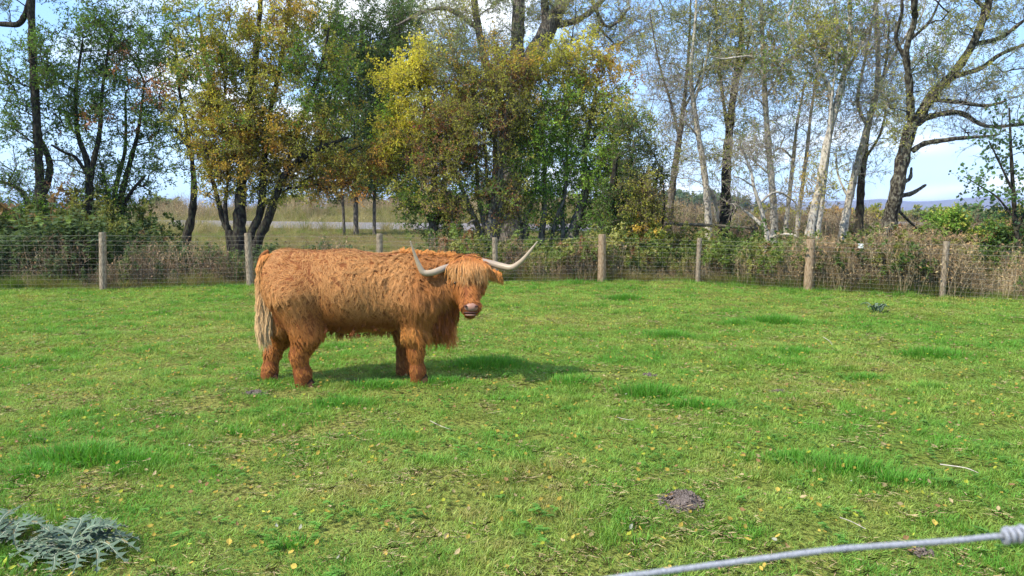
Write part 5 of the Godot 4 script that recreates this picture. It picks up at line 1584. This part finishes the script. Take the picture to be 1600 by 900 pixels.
func lock(b: MB, path: PackedVector3Array, nrm: Vector3, radius: float, n: int, w: float, c0: Color, c1: Color, close := 0.75, curl := 0.0) -> void:
	# a tuft: hairs that start apart and draw together towards the tip of the path
	var tang := (path[1] - path[0]).normalized()
	var sx := tang.cross(nrm).normalized()
	for k in n:
		var o := sx * rnd(-1, 1) * radius + nrm * rnd(-0.3, 0.5) * radius + tang * rnd(-1.2, 1.2) * radius
		var o2 := ball() * radius
		var g := rnd(0.78, 1.22)
		var cut := rnd(0.72, 1.0)
		var ph := rng.randf() * TAU
		var q := PackedVector3Array()
		var m := path.size()
		for j in m:
			var t := float(j) / (m - 1)
			var f := t * cut * (m - 1)
			var i0 := mini(int(f), m - 2)
			var p := path[i0].lerp(path[i0 + 1], f - i0)
			q.append(p + o * (1.0 - close * t) + o2 * t * (1.0 - close) + sx * curl * sin(ph + t * 7.0) * t)
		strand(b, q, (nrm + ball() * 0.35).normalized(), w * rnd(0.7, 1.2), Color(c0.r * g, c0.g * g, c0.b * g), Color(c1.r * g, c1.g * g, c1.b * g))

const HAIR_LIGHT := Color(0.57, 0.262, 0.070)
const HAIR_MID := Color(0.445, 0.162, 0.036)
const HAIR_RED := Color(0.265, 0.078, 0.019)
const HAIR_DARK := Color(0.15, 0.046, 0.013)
const HAIR_BLOND := Color(0.62, 0.40, 0.185)

func coat(src: MB, b: MB, spacing: float, head: bool) -> void:
	for f in range(0, src.i.size(), 3):
		var a := src.v[src.i[f]]
		var c := src.v[src.i[f + 1]]
		var e := src.v[src.i[f + 2]]
		var area := (c - a).cross(e - a).length() * 0.5
		var na := src.n[src.i[f]]
		var want := area / (spacing * spacing)
		if na.z < -0.3: want *= 0.45
		var cnt := int(want) + (1 if rng.randf() < want - int(want) else 0)
		for q in cnt:
			var u := rng.randf()
			var v := rng.randf()
			if u + v > 1.0:
				u = 1.0 - u; v = 1.0 - v
			var p := a + (c - a) * u + (e - a) * v
			var n := (na * (1 - u - v) + src.n[src.i[f + 1]] * u + src.n[src.i[f + 2]] * v).normalized()
			if head: head_lock(b, p, n)
			else: body_lock(b, p, n)

var head_c := Vector3.ZERO
func body_lock(b: MB, p: Vector3, n: Vector3) -> void:
	if p.distance_to(head_c) < 0.15: return
	var s1 := noise_a.get_noise_3d(p.x * 26.0, p.y * 26.0, p.z * 26.0)
	var s2 := noise_b.get_noise_3d(p.x * 60.0, p.y * 60.0, p.z * 60.0)
	var x := p.x                                     # rear about -0.7, chest about +0.85
	var L := 0.060
	var curl := 0.021
	var w := 0.0036
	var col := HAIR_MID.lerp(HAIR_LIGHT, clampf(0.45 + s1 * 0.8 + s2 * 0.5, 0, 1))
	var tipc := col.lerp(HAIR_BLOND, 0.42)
	var flow := Vector3(-0.28, -1.0, 0.0)
	if n.y > 0.55:
		flow = Vector3(-0.35, 0.0, (1.0 if p.z > -0.02 else -1.0) * 0.9)
		L = 0.06
		tipc = col.lerp(HAIR_BLOND, 0.5)
	# noise patches of darker, redder hair below the back
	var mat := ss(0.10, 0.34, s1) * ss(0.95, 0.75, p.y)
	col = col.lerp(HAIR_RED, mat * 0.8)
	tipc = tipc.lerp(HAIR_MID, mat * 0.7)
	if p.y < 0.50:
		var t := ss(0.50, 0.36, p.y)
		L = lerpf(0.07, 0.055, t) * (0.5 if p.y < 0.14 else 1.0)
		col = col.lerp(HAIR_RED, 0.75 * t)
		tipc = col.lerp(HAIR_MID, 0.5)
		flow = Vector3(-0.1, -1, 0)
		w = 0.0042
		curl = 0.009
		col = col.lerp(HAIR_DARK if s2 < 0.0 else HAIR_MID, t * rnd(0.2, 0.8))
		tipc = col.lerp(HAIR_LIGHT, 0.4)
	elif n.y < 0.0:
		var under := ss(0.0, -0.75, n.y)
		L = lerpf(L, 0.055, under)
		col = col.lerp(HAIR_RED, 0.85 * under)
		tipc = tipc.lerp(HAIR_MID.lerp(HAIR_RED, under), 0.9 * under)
	if x > 0.50 and p.y > 0.42:
		var t := ss(0.50, 0.66, x)
		L = lerpf(L, 0.15, t)
		col = col.lerp(HAIR_RED, 0.65 * t)
		tipc = tipc.lerp(HAIR_MID, 0.6 * t)
		flow = flow.lerp(Vector3(0.03, -1, 0), t)
		curl = 0.018
	if x > 0.28 and n.y > 0.45:
		L = 0.09
		n = (n + Vector3(0, 0.3, 0)).normalized()
	var turn := (s2 * 1.7 + s1 * 0.6) * lerpf(0.35, 1.0, ss(0.3, 0.55, p.y))
	flow = (flow - n * flow.dot(n)).normalized() if (flow - n * flow.dot(n)).length() > 0.15 else flow
	flow = flow.rotated(n, turn)
	L *= rnd(0.65, 1.2) if rng.randf() < 0.88 else rnd(1.05, 1.35)
	var lift := rnd(0.06, 0.26) + maxf(0.0, s2) * 0.4 + (0.15 if p.y < 0.45 else 0.0)
	var sx := flow.cross(n).normalized()
	var bend := rnd(-0.6, 0.6)
	var path := PackedVector3Array()
	for j in 6:
		var t := j / 5.0
		path.append(p - n * 0.006 + flow * L * t + n * L * lift * (t * (1.35 - t)) + sx * L * bend * t * t + sx * curl * sin(t * 6.0 + turn * 3.0) * t + Vector3(0, -L * 0.18 * t * t, 0) * (1.0 - maxf(n.y, 0.0)))
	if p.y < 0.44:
		lock(b, path, n, 0.009, 6, w, col.lerp(HAIR_DARK, 0.5), tipc, 0.72, 0.006)  # leg roots darkened further: painted shade between hairs, under paler tips
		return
	lock(b, path, n, 0.015, 8, w, col.lerp(HAIR_DARK, 0.30), tipc, 0.5, curl * 0.7)  # root colour carries painted shade for depth; tips are naturally bleached

func head_lock(b: MB, p: Vector3, n: Vector3) -> void:
	var up := ss(0.62, 0.98, p.y)
	if p.distance_to(nose_c) < 0.065 or p.distance_to(eye_c[0]) < 0.020 or p.distance_to(eye_c[1]) < 0.020: return
	var L := lerpf(0.034, 0.075, up)
	var flow := Vector3(0, -1, -0.1) + Vector3(signf(p.x - head_c.x) * 0.35, 0, 0)
	var back := ss(0.02, -0.12, p.z - head_c.z)
	L = lerpf(L, 0.15, back)
	flow = (flow - n * flow.dot(n)).normalized()
	flow = flow.rotated(n, 0.5 * noise_b.get_noise_3d(p.x * 90.0, p.y * 90.0, p.z * 90.0))
	var col := HAIR_MID.lerp(HAIR_RED, clampf(0.6 + 0.8 * noise_a.get_noise_3d(p.x * 50.0, p.y * 50.0, p.z * 50.0), 0, 1))
	L *= rnd(0.7, 1.2)
	var lift := rnd(0.15, 0.45)
	var path := PackedVector3Array()
	for j in 4:
		var t := j / 3.0
		path.append(p - n * 0.004 + flow * L * t + n * L * lift * t * (1.3 - t))
	lock(b, path, n, 0.008, 6, 0.0042, col.lerp(HAIR_DARK, 0.5), col.lerp(HAIR_LIGHT, 0.4), 0.65, 0.003)  # face roots darkened too, shade painted in beneath naturally lighter tips

var nose_c := Vector3.ZERO
var eye_c := [Vector3.ZERO, Vector3.ZERO]
func ellipsoid(b: MB, c: Vector3, r: Vector3, col: Color, seg := 18, ring := 12, squash := 0.0) -> void:
	var s0 := b.v.size()
	for j in ring + 1:
		var a := PI * j / ring
		for k in seg:
			var t := TAU * k / seg
			var d := Vector3(sin(a) * cos(t), cos(a), sin(a) * sin(t))
			var q := d * r
			q.x *= 1.0 - squash * d.y * 0.5
			b.v.append(c + q); b.n.append((d / r).normalized()); b.c.append(col)
			if j > 0:
				var p := s0 + (j - 1) * seg + k
				var p2 := s0 + (j - 1) * seg + (k + 1) % seg
				b.i.append_array(PackedInt32Array([p, p + seg, p2, p2, p + seg, p2 + seg]))

func hoof(at: Vector3, yaw: float, size: float) -> ArrayMesh:
	# two cloven toes, flat below and rounded in front
	var b := MB.new()
	for s in [-1.0, 1.0]:
		var ring := [[-0.045, 0.022], [-0.01, 0.034], [0.035, 0.03], [0.062, 0.012], [0.06, 0.003], [-0.045, 0.003]]
		var lv := [[0.0, 1.12, 0.012], [0.035, 1.0, 0.004], [0.065, 0.82, -0.006]]
		var s0 := b.v.size()
		for q in lv:
			for w in ring:
				var p := Vector3(w[0] * q[1] + q[2], q[0], s * w[1] * q[1]) * size
				b.v.append(at + p.rotated(Vector3.UP, yaw)); b.n.append(Vector3(w[0], 0.3, s * w[1]).normalized().rotated(Vector3.UP, yaw)); b.c.append(Color.WHITE)
		for m in 2:
			for j in 6:
				var a := s0 + m * 6 + j
				var a2 := s0 + m * 6 + (j + 1) % 6
				b.i.append_array(PackedInt32Array([a, a2, a + 6, a2, a2 + 6, a + 6]) if s < 0.0 else PackedInt32Array([a, a + 6, a2, a2, a + 6, a2 + 6]))
		for j in range(1, 5):
			b.face(b.v[s0 + 12], b.v[s0 + 12 + j], b.v[s0 + 13 + j], Color.WHITE)
	return b.commit(mats.hoof)

func horn(path: Array, rad: Array) -> ArrayMesh:
	var b := MB.new()
	var line := smooth_line(path, 8)
	var rr := PackedFloat32Array()
	for k in line.size():
		var f := float(k) / 8.0
		var q := mini(int(f), rad.size() - 2)
		rr.append(lerpf(rad[q], rad[q + 1], f - q) * (1.0 + 0.025 * sin(k * 2.1) * (1.0 if k < line.size() / 2 else 0.3)))
	var s := b.v.size()
	b.tube(line, rr, 16, Color.WHITE)
	for k in line.size():
		var t := float(k) / (line.size() - 1)
		var c := Color(0.27, 0.21, 0.165).lerp(Color(0.33, 0.265, 0.18), ss(0.0, 0.4, t)).lerp(Color(0.30, 0.26, 0.20), ss(0.86, 1.0, t) * 0.6)
		for j in 16:
			var g := 1.0 + 0.10 * noise_b.get_noise_2d(k * 22.0, j * 30.0)
			b.c[s + k * 16 + j] = Color(c.r * g, c.g * g, c.b * g)
	return b.commit(mats.horn)

func make_cow() -> void:
	cow_root = px(540, 600, 6.58)
	cow_root.y = 0.0
	var root := thing("highland_cow", "shaggy ginger long horned cow standing side on, head turned to the camera", "cow", cow_root)
	var u := 1.0 / 183.0
	var bn := PackedFloat32Array()
	# trunk
	bone(bn, cw(453, 434), 46 * u, cw(540, 452), 60 * u)
	bone(bn, cw(540, 452), 60 * u, cw(640, 454), 55 * u)
	bone(bn, cw(520, 464), 47 * u, cw(610, 466), 47 * u)
	bone(bn, cw(434, 452), 26 * u, cw(440, 505), 22 * u)
	# neck and brisket
	bone(bn, cw(640, 440), 46 * u, cw(702, 436, -0.14), 32 * u)
	bone(bn, cw(668, 465, -0.03), 40 * u, cw(688, 512, -0.06), 22 * u)
	# hind legs: thigh, shank to the hock, cannon
	var legs := [[[[463, 462, -0.13, 42], [479, 520, -0.16, 22], [467, 556, -0.18, 11], [472, 582, -0.18, 8], [474, 603, -0.18, 8.5]]],
		[[[446, 462, 0.13, 40], [443, 518, 0.13, 18], [426, 553, 0.12, 10], [422, 582, 0.09, 7.5], [420, 601, 0.07, 8]]],
		[[[646, 466, -0.13, 44], [647, 518, -0.15, 18], [650, 552, -0.16, 9.5], [652, 578, -0.16, 6.5], [653, 598, -0.16, 7.5]]],
		[[[638, 470, 0.13, 42], [634, 520, 0.15, 17], [631, 552, 0.16, 8.5], [630, 574, 0.16, 6.5], [631, 588, 0.16, 7]]]]
	var feet := []
	for l in legs:
		var c: Array = l[0]
		for j in c.size() - 1:
			bone(bn, cw(c[j][0], c[j][1], c[j][2]), c[j][3] * u, cw(c[j + 1][0], c[j + 1][1], c[j + 1][2]), c[j + 1][3] * u)
		var e: Vector3 = cw(c[4][0], c[4][1], c[4][2])
		feet.append(e)
		bone(bn, e, c[4][3] * u, Vector3(e.x + 0.008, 0.095, e.z), c[4][3] * u * 0.9)
	var body := MB.new()
	nets(bn, 0.09, 0.022, body, Color.WHITE)
	var body_tris := body.i.size()
	# head on a finer grid
	var hp := func(x: float, y: float, d: float) -> Vector3: return px(x, y, d) - cow_root
	var hb := PackedFloat32Array()
	bone(hb, hp.call(731, 421, 6.50), 0.130, hp.call(731, 440, 6.42), 0.124)
	bone(hb, hp.call(731, 440, 6.42), 0.120, hp.call(735, 478, 6.23), 0.067)
	bone(hb, hp.call(724, 456, 6.46), 0.105, hp.call(734, 485, 6.25), 0.044)
	bone(hb, hp.call(714, 443, 6.40), 0.052, hp.call(716, 452, 6.38), 0.045)
	bone(hb, hp.call(749, 443, 6.40), 0.052, hp.call(748, 452, 6.38), 0.045)
	bone(hb, hp.call(728, 480, 6.20), 0.044, hp.call(743, 480, 6.20), 0.044)
	bone(hb, hp.call(734, 491, 6.22), 0.030, hp.call(735, 490, 6.19), 0.028)
	bone(hb, hp.call(706, 418, 6.48), 0.05, hp.call(756, 414, 6.48), 0.05)
	head_c = hp.call(729, 436, 6.46)
	eye_c = [hp.call(712, 442, 6.318), hp.call(750, 443, 6.322)]
	nose_c = hp.call(736, 481, 6.15)
	var head := MB.new()
	nets(hb, 0.05, 0.0085, head, Color.WHITE)
	var joined := MB.new()
	joined.v = body.v.duplicate(); joined.n = body.n.duplicate(); joined.i = body.i.duplicate()
	var off := joined.v.size()
	joined.v.append_array(head.v); joined.n.append_array(head.n)
	for q in head.i: joined.i.append(q + off)
	for q in joined.v.size(): joined.c.append(Color(0.17, 0.058, 0.018))
	part("body", joined.commit(mats.hide), root)
	# the coat
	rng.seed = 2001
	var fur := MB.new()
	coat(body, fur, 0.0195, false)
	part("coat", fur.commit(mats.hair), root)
	rng.seed = 2002
	var face := MB.new()
	coat(head, face, 0.015, true)
	part("face_hair", face.commit(mats.hair), root)
	# ragged mane standing up along the neck
	rng.seed = 2003
	var mane := MB.new()
	for k in 240:
		var x := rnd(625, 712)
		var p := cw(x, 396 + (x - 640) * 0.06 + rnd(-2, 8), rnd(-0.12, 0.1))
		var d0 := Vector3(rnd(-0.6, 0.9), rnd(0.5, 1.1), rnd(-0.5, 0.7)).normalized()
		var L := rnd(0.06, 0.13)
		var path := PackedVector3Array()
		for j in 6:
			var t := j / 5.0
			path.append(p + d0 * L * t + Vector3(rnd(-0.01, 0.01), -L * 0.7 * t * t, 0))
		lock(mane, path, Vector3(0, 0.5, 1).normalized(), 0.01, 5, 0.0045, HAIR_MID, HAIR_LIGHT, 0.6, 0.01)
	part("mane", mane.commit(mats.hair), root)
	# long dewlap and brisket hair hanging in front of the legs
	rng.seed = 2004
	var dew := MB.new()
	for k in 520:
		var x := rnd(662, 716)
		var y := rnd(440, 512)
		if x > 706 and y > 490: continue
		var p := cw(x, y, -0.10 - rnd(0.0, 0.16) * (1.0 - absf(x - 690) / 50.0))
		var L := rnd(0.11, 0.19)
		var path := PackedVector3Array()
		var sway := rnd(-0.02, 0.02)
		for j in 6:
			var t := j / 5.0
			path.append(p + Vector3(sway * t + 0.008 * sin(t * 6.0 + x), -L * t, 0.03 * sin(PI * t) - 0.02 * t))
		lock(dew, path, Vector3(0.3, 0.1, 1).normalized(), 0.014, 6, 0.0052, HAIR_DARK.lerp(HAIR_RED, rng.randf()), HAIR_RED, 0.6, 0.008)
	part("dewlap_hair", dew.commit(mats.hair), root)
	# skirt of the upper foreleg and belly fringe
	rng.seed = 2005
	var skirt := MB.new()
	for k in 260:
		var x := rnd(628, 660)
		var p := cw(x, rnd(476, 520), -0.27 + absf(x - 645) * 0.0035)
		var L := rnd(0.08, 0.15)
		var path := PackedVector3Array()
		for j in 6:
			var t := j / 5.0
			path.append(p + Vector3(0.010 * sin(t * 5.0 + x * 0.7), -L * t, 0.02 * sin(PI * t)))
		lock(skirt, path, Vector3(0, 0.1, 1).normalized(), 0.014, 6, 0.005, HAIR_MID, HAIR_LIGHT, 0.65, 0.01)
	for k in 60:
		var x := rnd(508, 628)
		var p := cw(x, rnd(505, 522), rnd(-0.26, 0.24))
		var L := rnd(0.025, 0.05)
		var path := PackedVector3Array()
		for j in 6:
			var t := j / 5.0
			path.append(p + Vector3(-0.02 * t, -L * t, 0.01 * sin(PI * t)))
		lock(skirt, path, Vector3(0, -0.1, 1).normalized(), 0.016, 6, 0.005, HAIR_DARK, HAIR_DARK.lerp(HAIR_RED, 0.7), 0.4, 0.008)
	part("belly_fringe", skirt.commit(mats.hair), root)
	# tail: a thin dock under a long blond switch down the back edge
	rng.seed = 2006
	var tl := MB.new()
	tl.tube(smooth_line([cw(420, 392, -0.02), cw(409, 402, -0.03), cw(405, 430, -0.05), cw(409, 465, -0.06), cw(413, 490, -0.06)], 4), PackedFloat32Array([0.015, 0.018, 0.02, 0.021, 0.022, 0.023, 0.026, 0.025, 0.024, 0.023, 0.022, 0.02, 0.018, 0.016, 0.014, 0.012, 0.01]), 8, Color(0.2, 0.072, 0.02))
	var tail := part("tail", tl.commit(mats.hide), root)
	var sw := MB.new()
	for k in 620:
		var t0 := pow(rng.randf(), 0.8)
		var x0 := lerpf(414, 411, t0) + rnd(-8, 12)
		var p := cw(x0, lerpf(396, 500, t0), -0.07 - rnd(-0.03, 0.04))
		var L := lerpf(0.14, 0.32, t0) * rnd(0.7, 1.05)
		var path := PackedVector3Array()
		var sway := rnd(-0.035, 0.025)
		for j in 6:
			var t := j / 5.0
			path.append(p + Vector3(sway * t - 0.02 * sin(PI * t) * (1.0 - t0) + 0.008 * sin(t * 7.0 + k), -L * t, 0.025 * sin(PI * t)))
		lock(sw, path, Vector3(-0.3, 0.1, 1).normalized(), 0.012, 6, 0.005, HAIR_MID.lerp(HAIR_BLOND, t0 * 0.9), HAIR_LIGHT.lerp(Color(0.70, 0.50, 0.27), clampf(t0 * 1.3, 0, 1)), 0.55, 0.008)
	part("switch_hair", sw.commit(mats.hair), tail)
	# horns
	part("horn", horn([hp.call(708, 416, 6.42), hp.call(693, 420, 6.36), hp.call(676, 426, 6.32), hp.call(662, 426, 6.31), hp.call(655, 415, 6.31), hp.call(648, 398, 6.31), hp.call(641, 377, 6.30)], [0.030, 0.029, 0.027, 0.025, 0.020, 0.013, 0.004]), root)
	part("horn", horn([hp.call(753, 409, 6.47), hp.call(768, 412, 6.45), hp.call(784, 416, 6.42), hp.call(800, 418, 6.38), hp.call(815, 408, 6.35), hp.call(828, 393, 6.33), hp.call(840, 377, 6.32)], [0.030, 0.029, 0.028, 0.026, 0.021, 0.014, 0.004]), root)
	# ears: a leaf of skin with long hair along its lower edge
	for s in [1, -1]:
		rng.seed = 2010 + s
		var ex := MB.new()
		var e0: Vector3 = hp.call(757 if s > 0 else 706, 424, 6.46)
		var e1: Vector3 = hp.call(782 if s > 0 else 682, 430, 6.44)
		ex.tube(PackedVector3Array([e0, e0.lerp(e1, 0.3), e0.lerp(e1, 0.65), e1]), PackedFloat32Array([0.020, 0.03, 0.026, 0.006]), 10, Color(0.36, 0.14, 0.04))
		var ear := part("ear", ex.commit(mats.hide), root)
		var eh := MB.new()
		for k in 220:
			var t0 := rng.randf()
			var p := e0.lerp(e1, t0) + Vector3(0, rnd(-0.02, 0.035), rnd(0.01, 0.05))
			var L := rnd(0.05, 0.085)
			var path := PackedVector3Array()
			for j in 5:
				var t := j / 4.0
				path.append(p + Vector3(s * 0.35 * L * t, -L * t * (0.45 + 0.55 * t), 0.015 * sin(PI * t)))
			lock(eh, path, Vector3(0, 0.2, 1).normalized(), 0.01, 5, 0.0045, HAIR_MID, HAIR_LIGHT, 0.5, 0.004)
		part("ear_hair", eh.commit(mats.hair), ear)
	# fringe falling over the forehead and eyes
	rng.seed = 2020
	var fr := MB.new()
	for k in 230:
		var t := rnd(-1, 1)
		var x0 := 731 + t * 28
		var depth := rnd(0.0, 0.12)
		var p0: Vector3 = hp.call(x0 - t * 6, 399 + absf(t) * 7 + depth * 30, 6.48 - depth)
		var x1 := x0 + t * rnd(1, 9) + rnd(-4, 4)
		var low := rnd(430, 455) - absf(t) * 2
		if absf(absf(t) - 0.72) < 0.10: low -= 4
		var p1: Vector3 = hp.call(lerpf(x0, x1, 0.4), 410 + absf(t) * 5, 6.34)
		var p2: Vector3 = hp.call(lerpf(x0, x1, 0.8), lerpf(412, low, 0.55), 6.25 + absf(t) * 0.07)
		var p3: Vector3 = hp.call(x1, low, 6.24 + absf(t) * 0.09)
		var path := smooth_line([p0, p1, p2, p3], 2)
		lock(fr, path, Vector3(t * 0.6, 0.35, 1).normalized(), 0.010, 4, 0.0046, HAIR_RED.lerp(HAIR_MID, rng.randf()), HAIR_LIGHT.lerp(HAIR_BLOND, rng.randf() * 0.7), 0.8, 0.008)
	# hair crowning the poll
	for k in 140:
		var t := rnd(-1, 1)
		var p: Vector3 = hp.call(731 + t * 27, 401 + absf(t) * 8 + rnd(-1, 6), 6.5 + rnd(-0.06, 0.06))
		var d0 := Vector3(t * 0.7 + rnd(-0.4, 0.4), rnd(0.2, 0.8), rnd(-0.1, 0.8)).normalized()
		var L := rnd(0.05, 0.10)
		var path := PackedVector3Array()
		for j in 6:
			var q := j / 5.0
			path.append(p + d0 * L * q + Vector3(0, -L * 0.8 * q * q, 0))
		lock(fr, path, Vector3(t * 0.5, 0.6, 0.8).normalized(), 0.009, 5, 0.0048, HAIR_MID, HAIR_LIGHT, 0.6, 0.004)
	part("fringe", fr.commit(mats.hair), root)
	# eyes, nose, mouth
	for e in [[712, 442, 6.318], [750, 443, 6.322]]:
		var eb := MB.new()
		ellipsoid(eb, hp.call(e[0], e[1], e[2]), Vector3(0.019, 0.014, 0.016), Color.WHITE)
		part("eye", eb.commit(mats.eye), root)
	var nb := MB.new()
	ellipsoid(nb, hp.call(736, 480, 6.165), Vector3(0.056, 0.036, 0.034), Color.WHITE, 24, 16, 0.35)
	var nose := part("nose", nb.commit(mats.nose), root)
	for s in [-1, 1]:
		var b2 := MB.new()
		ellipsoid(b2, hp.call(736 + s * 8.5, 478.5, 6.135), Vector3(0.014, 0.0095, 0.012), Color.WHITE, 12, 8)
		part("nostril", b2.commit(mats.nostril), nose)
	var mb2 := MB.new()
	ellipsoid(mb2, hp.call(735, 488.2, 6.165), Vector3(0.058, 0.009, 0.03), Color.WHITE, 18, 8)
	part("mouth", mb2.commit(mats.nostril), root)
	var lb := MB.new()
	ellipsoid(lb, hp.call(735, 492.0, 6.165), Vector3(0.044, 0.0105, 0.032), Color.WHITE, 18, 8)
	part("lower_lip", lb.commit(mats.lip), root)
	for j in 4:
		var e: Vector3 = feet[j]
		part("hoof", hoof(Vector3(e.x + 0.014, 0.0, e.z), -0.35, 1.25), root)
	# feathering round the pasterns
	rng.seed = 2030
	var ft := MB.new()
	for j in 4:
		var e: Vector3 = feet[j]
		for k in 45:
			var a := rng.randf() * TAU
			var p := Vector3(e.x + cos(a) * 0.038, rnd(0.085, 0.14), e.z + sin(a) * 0.038)
			var L := rnd(0.025, 0.045)
			var path := PackedVector3Array()
			for q in 5:
				var t := q / 4.0
				path.append(p + Vector3(cos(a) * 0.018 * t + 0.008 * t, -L * t, sin(a) * 0.018 * t))
			lock(ft, path, Vector3(cos(a), 0.1, sin(a)).normalized(), 0.008, 5, 0.0045, HAIR_DARK, HAIR_RED, 0.5, 0.004)
	part("feathering", ft.commit(mats.hair), root)

func cow_materials() -> void:
	var hide := leafy("hide", 0.8, 0.0)
	hide.cull_mode = BaseMaterial3D.CULL_BACK
	var hn := leafy("horn", 0.45, 0.0)
	hn.metallic_specular = 0.45
	plain("hoof", Color(0.055, 0.030, 0.018), 0.8, 0.2)
	plain("eye", Color(0.012, 0.008, 0.006), 0.15, 0.5)
	var nose := plain("nose", Color(0.31, 0.17, 0.12), 0.5, 0.4)
	nose.subsurf_scatter_enabled = true
	nose.subsurf_scatter_strength = 0.1
	plain("nostril", Color(0.05, 0.02, 0.016), 0.6)
	plain("lip", Color(0.21, 0.115, 0.08), 0.75)
	leafy("thistle_leaf", 0.7, 0.35)
	var zn := bark("near_zinc", [[0.2, Color(0.12, 0.13, 0.15)], [0.5, Color(0.25, 0.27, 0.31)], [0.75, Color(0.34, 0.36, 0.40)]], Vector3(60, 60, 60), 0.02, 77)
	zn.roughness = 0.55
	zn.metallic_specular = 0.5
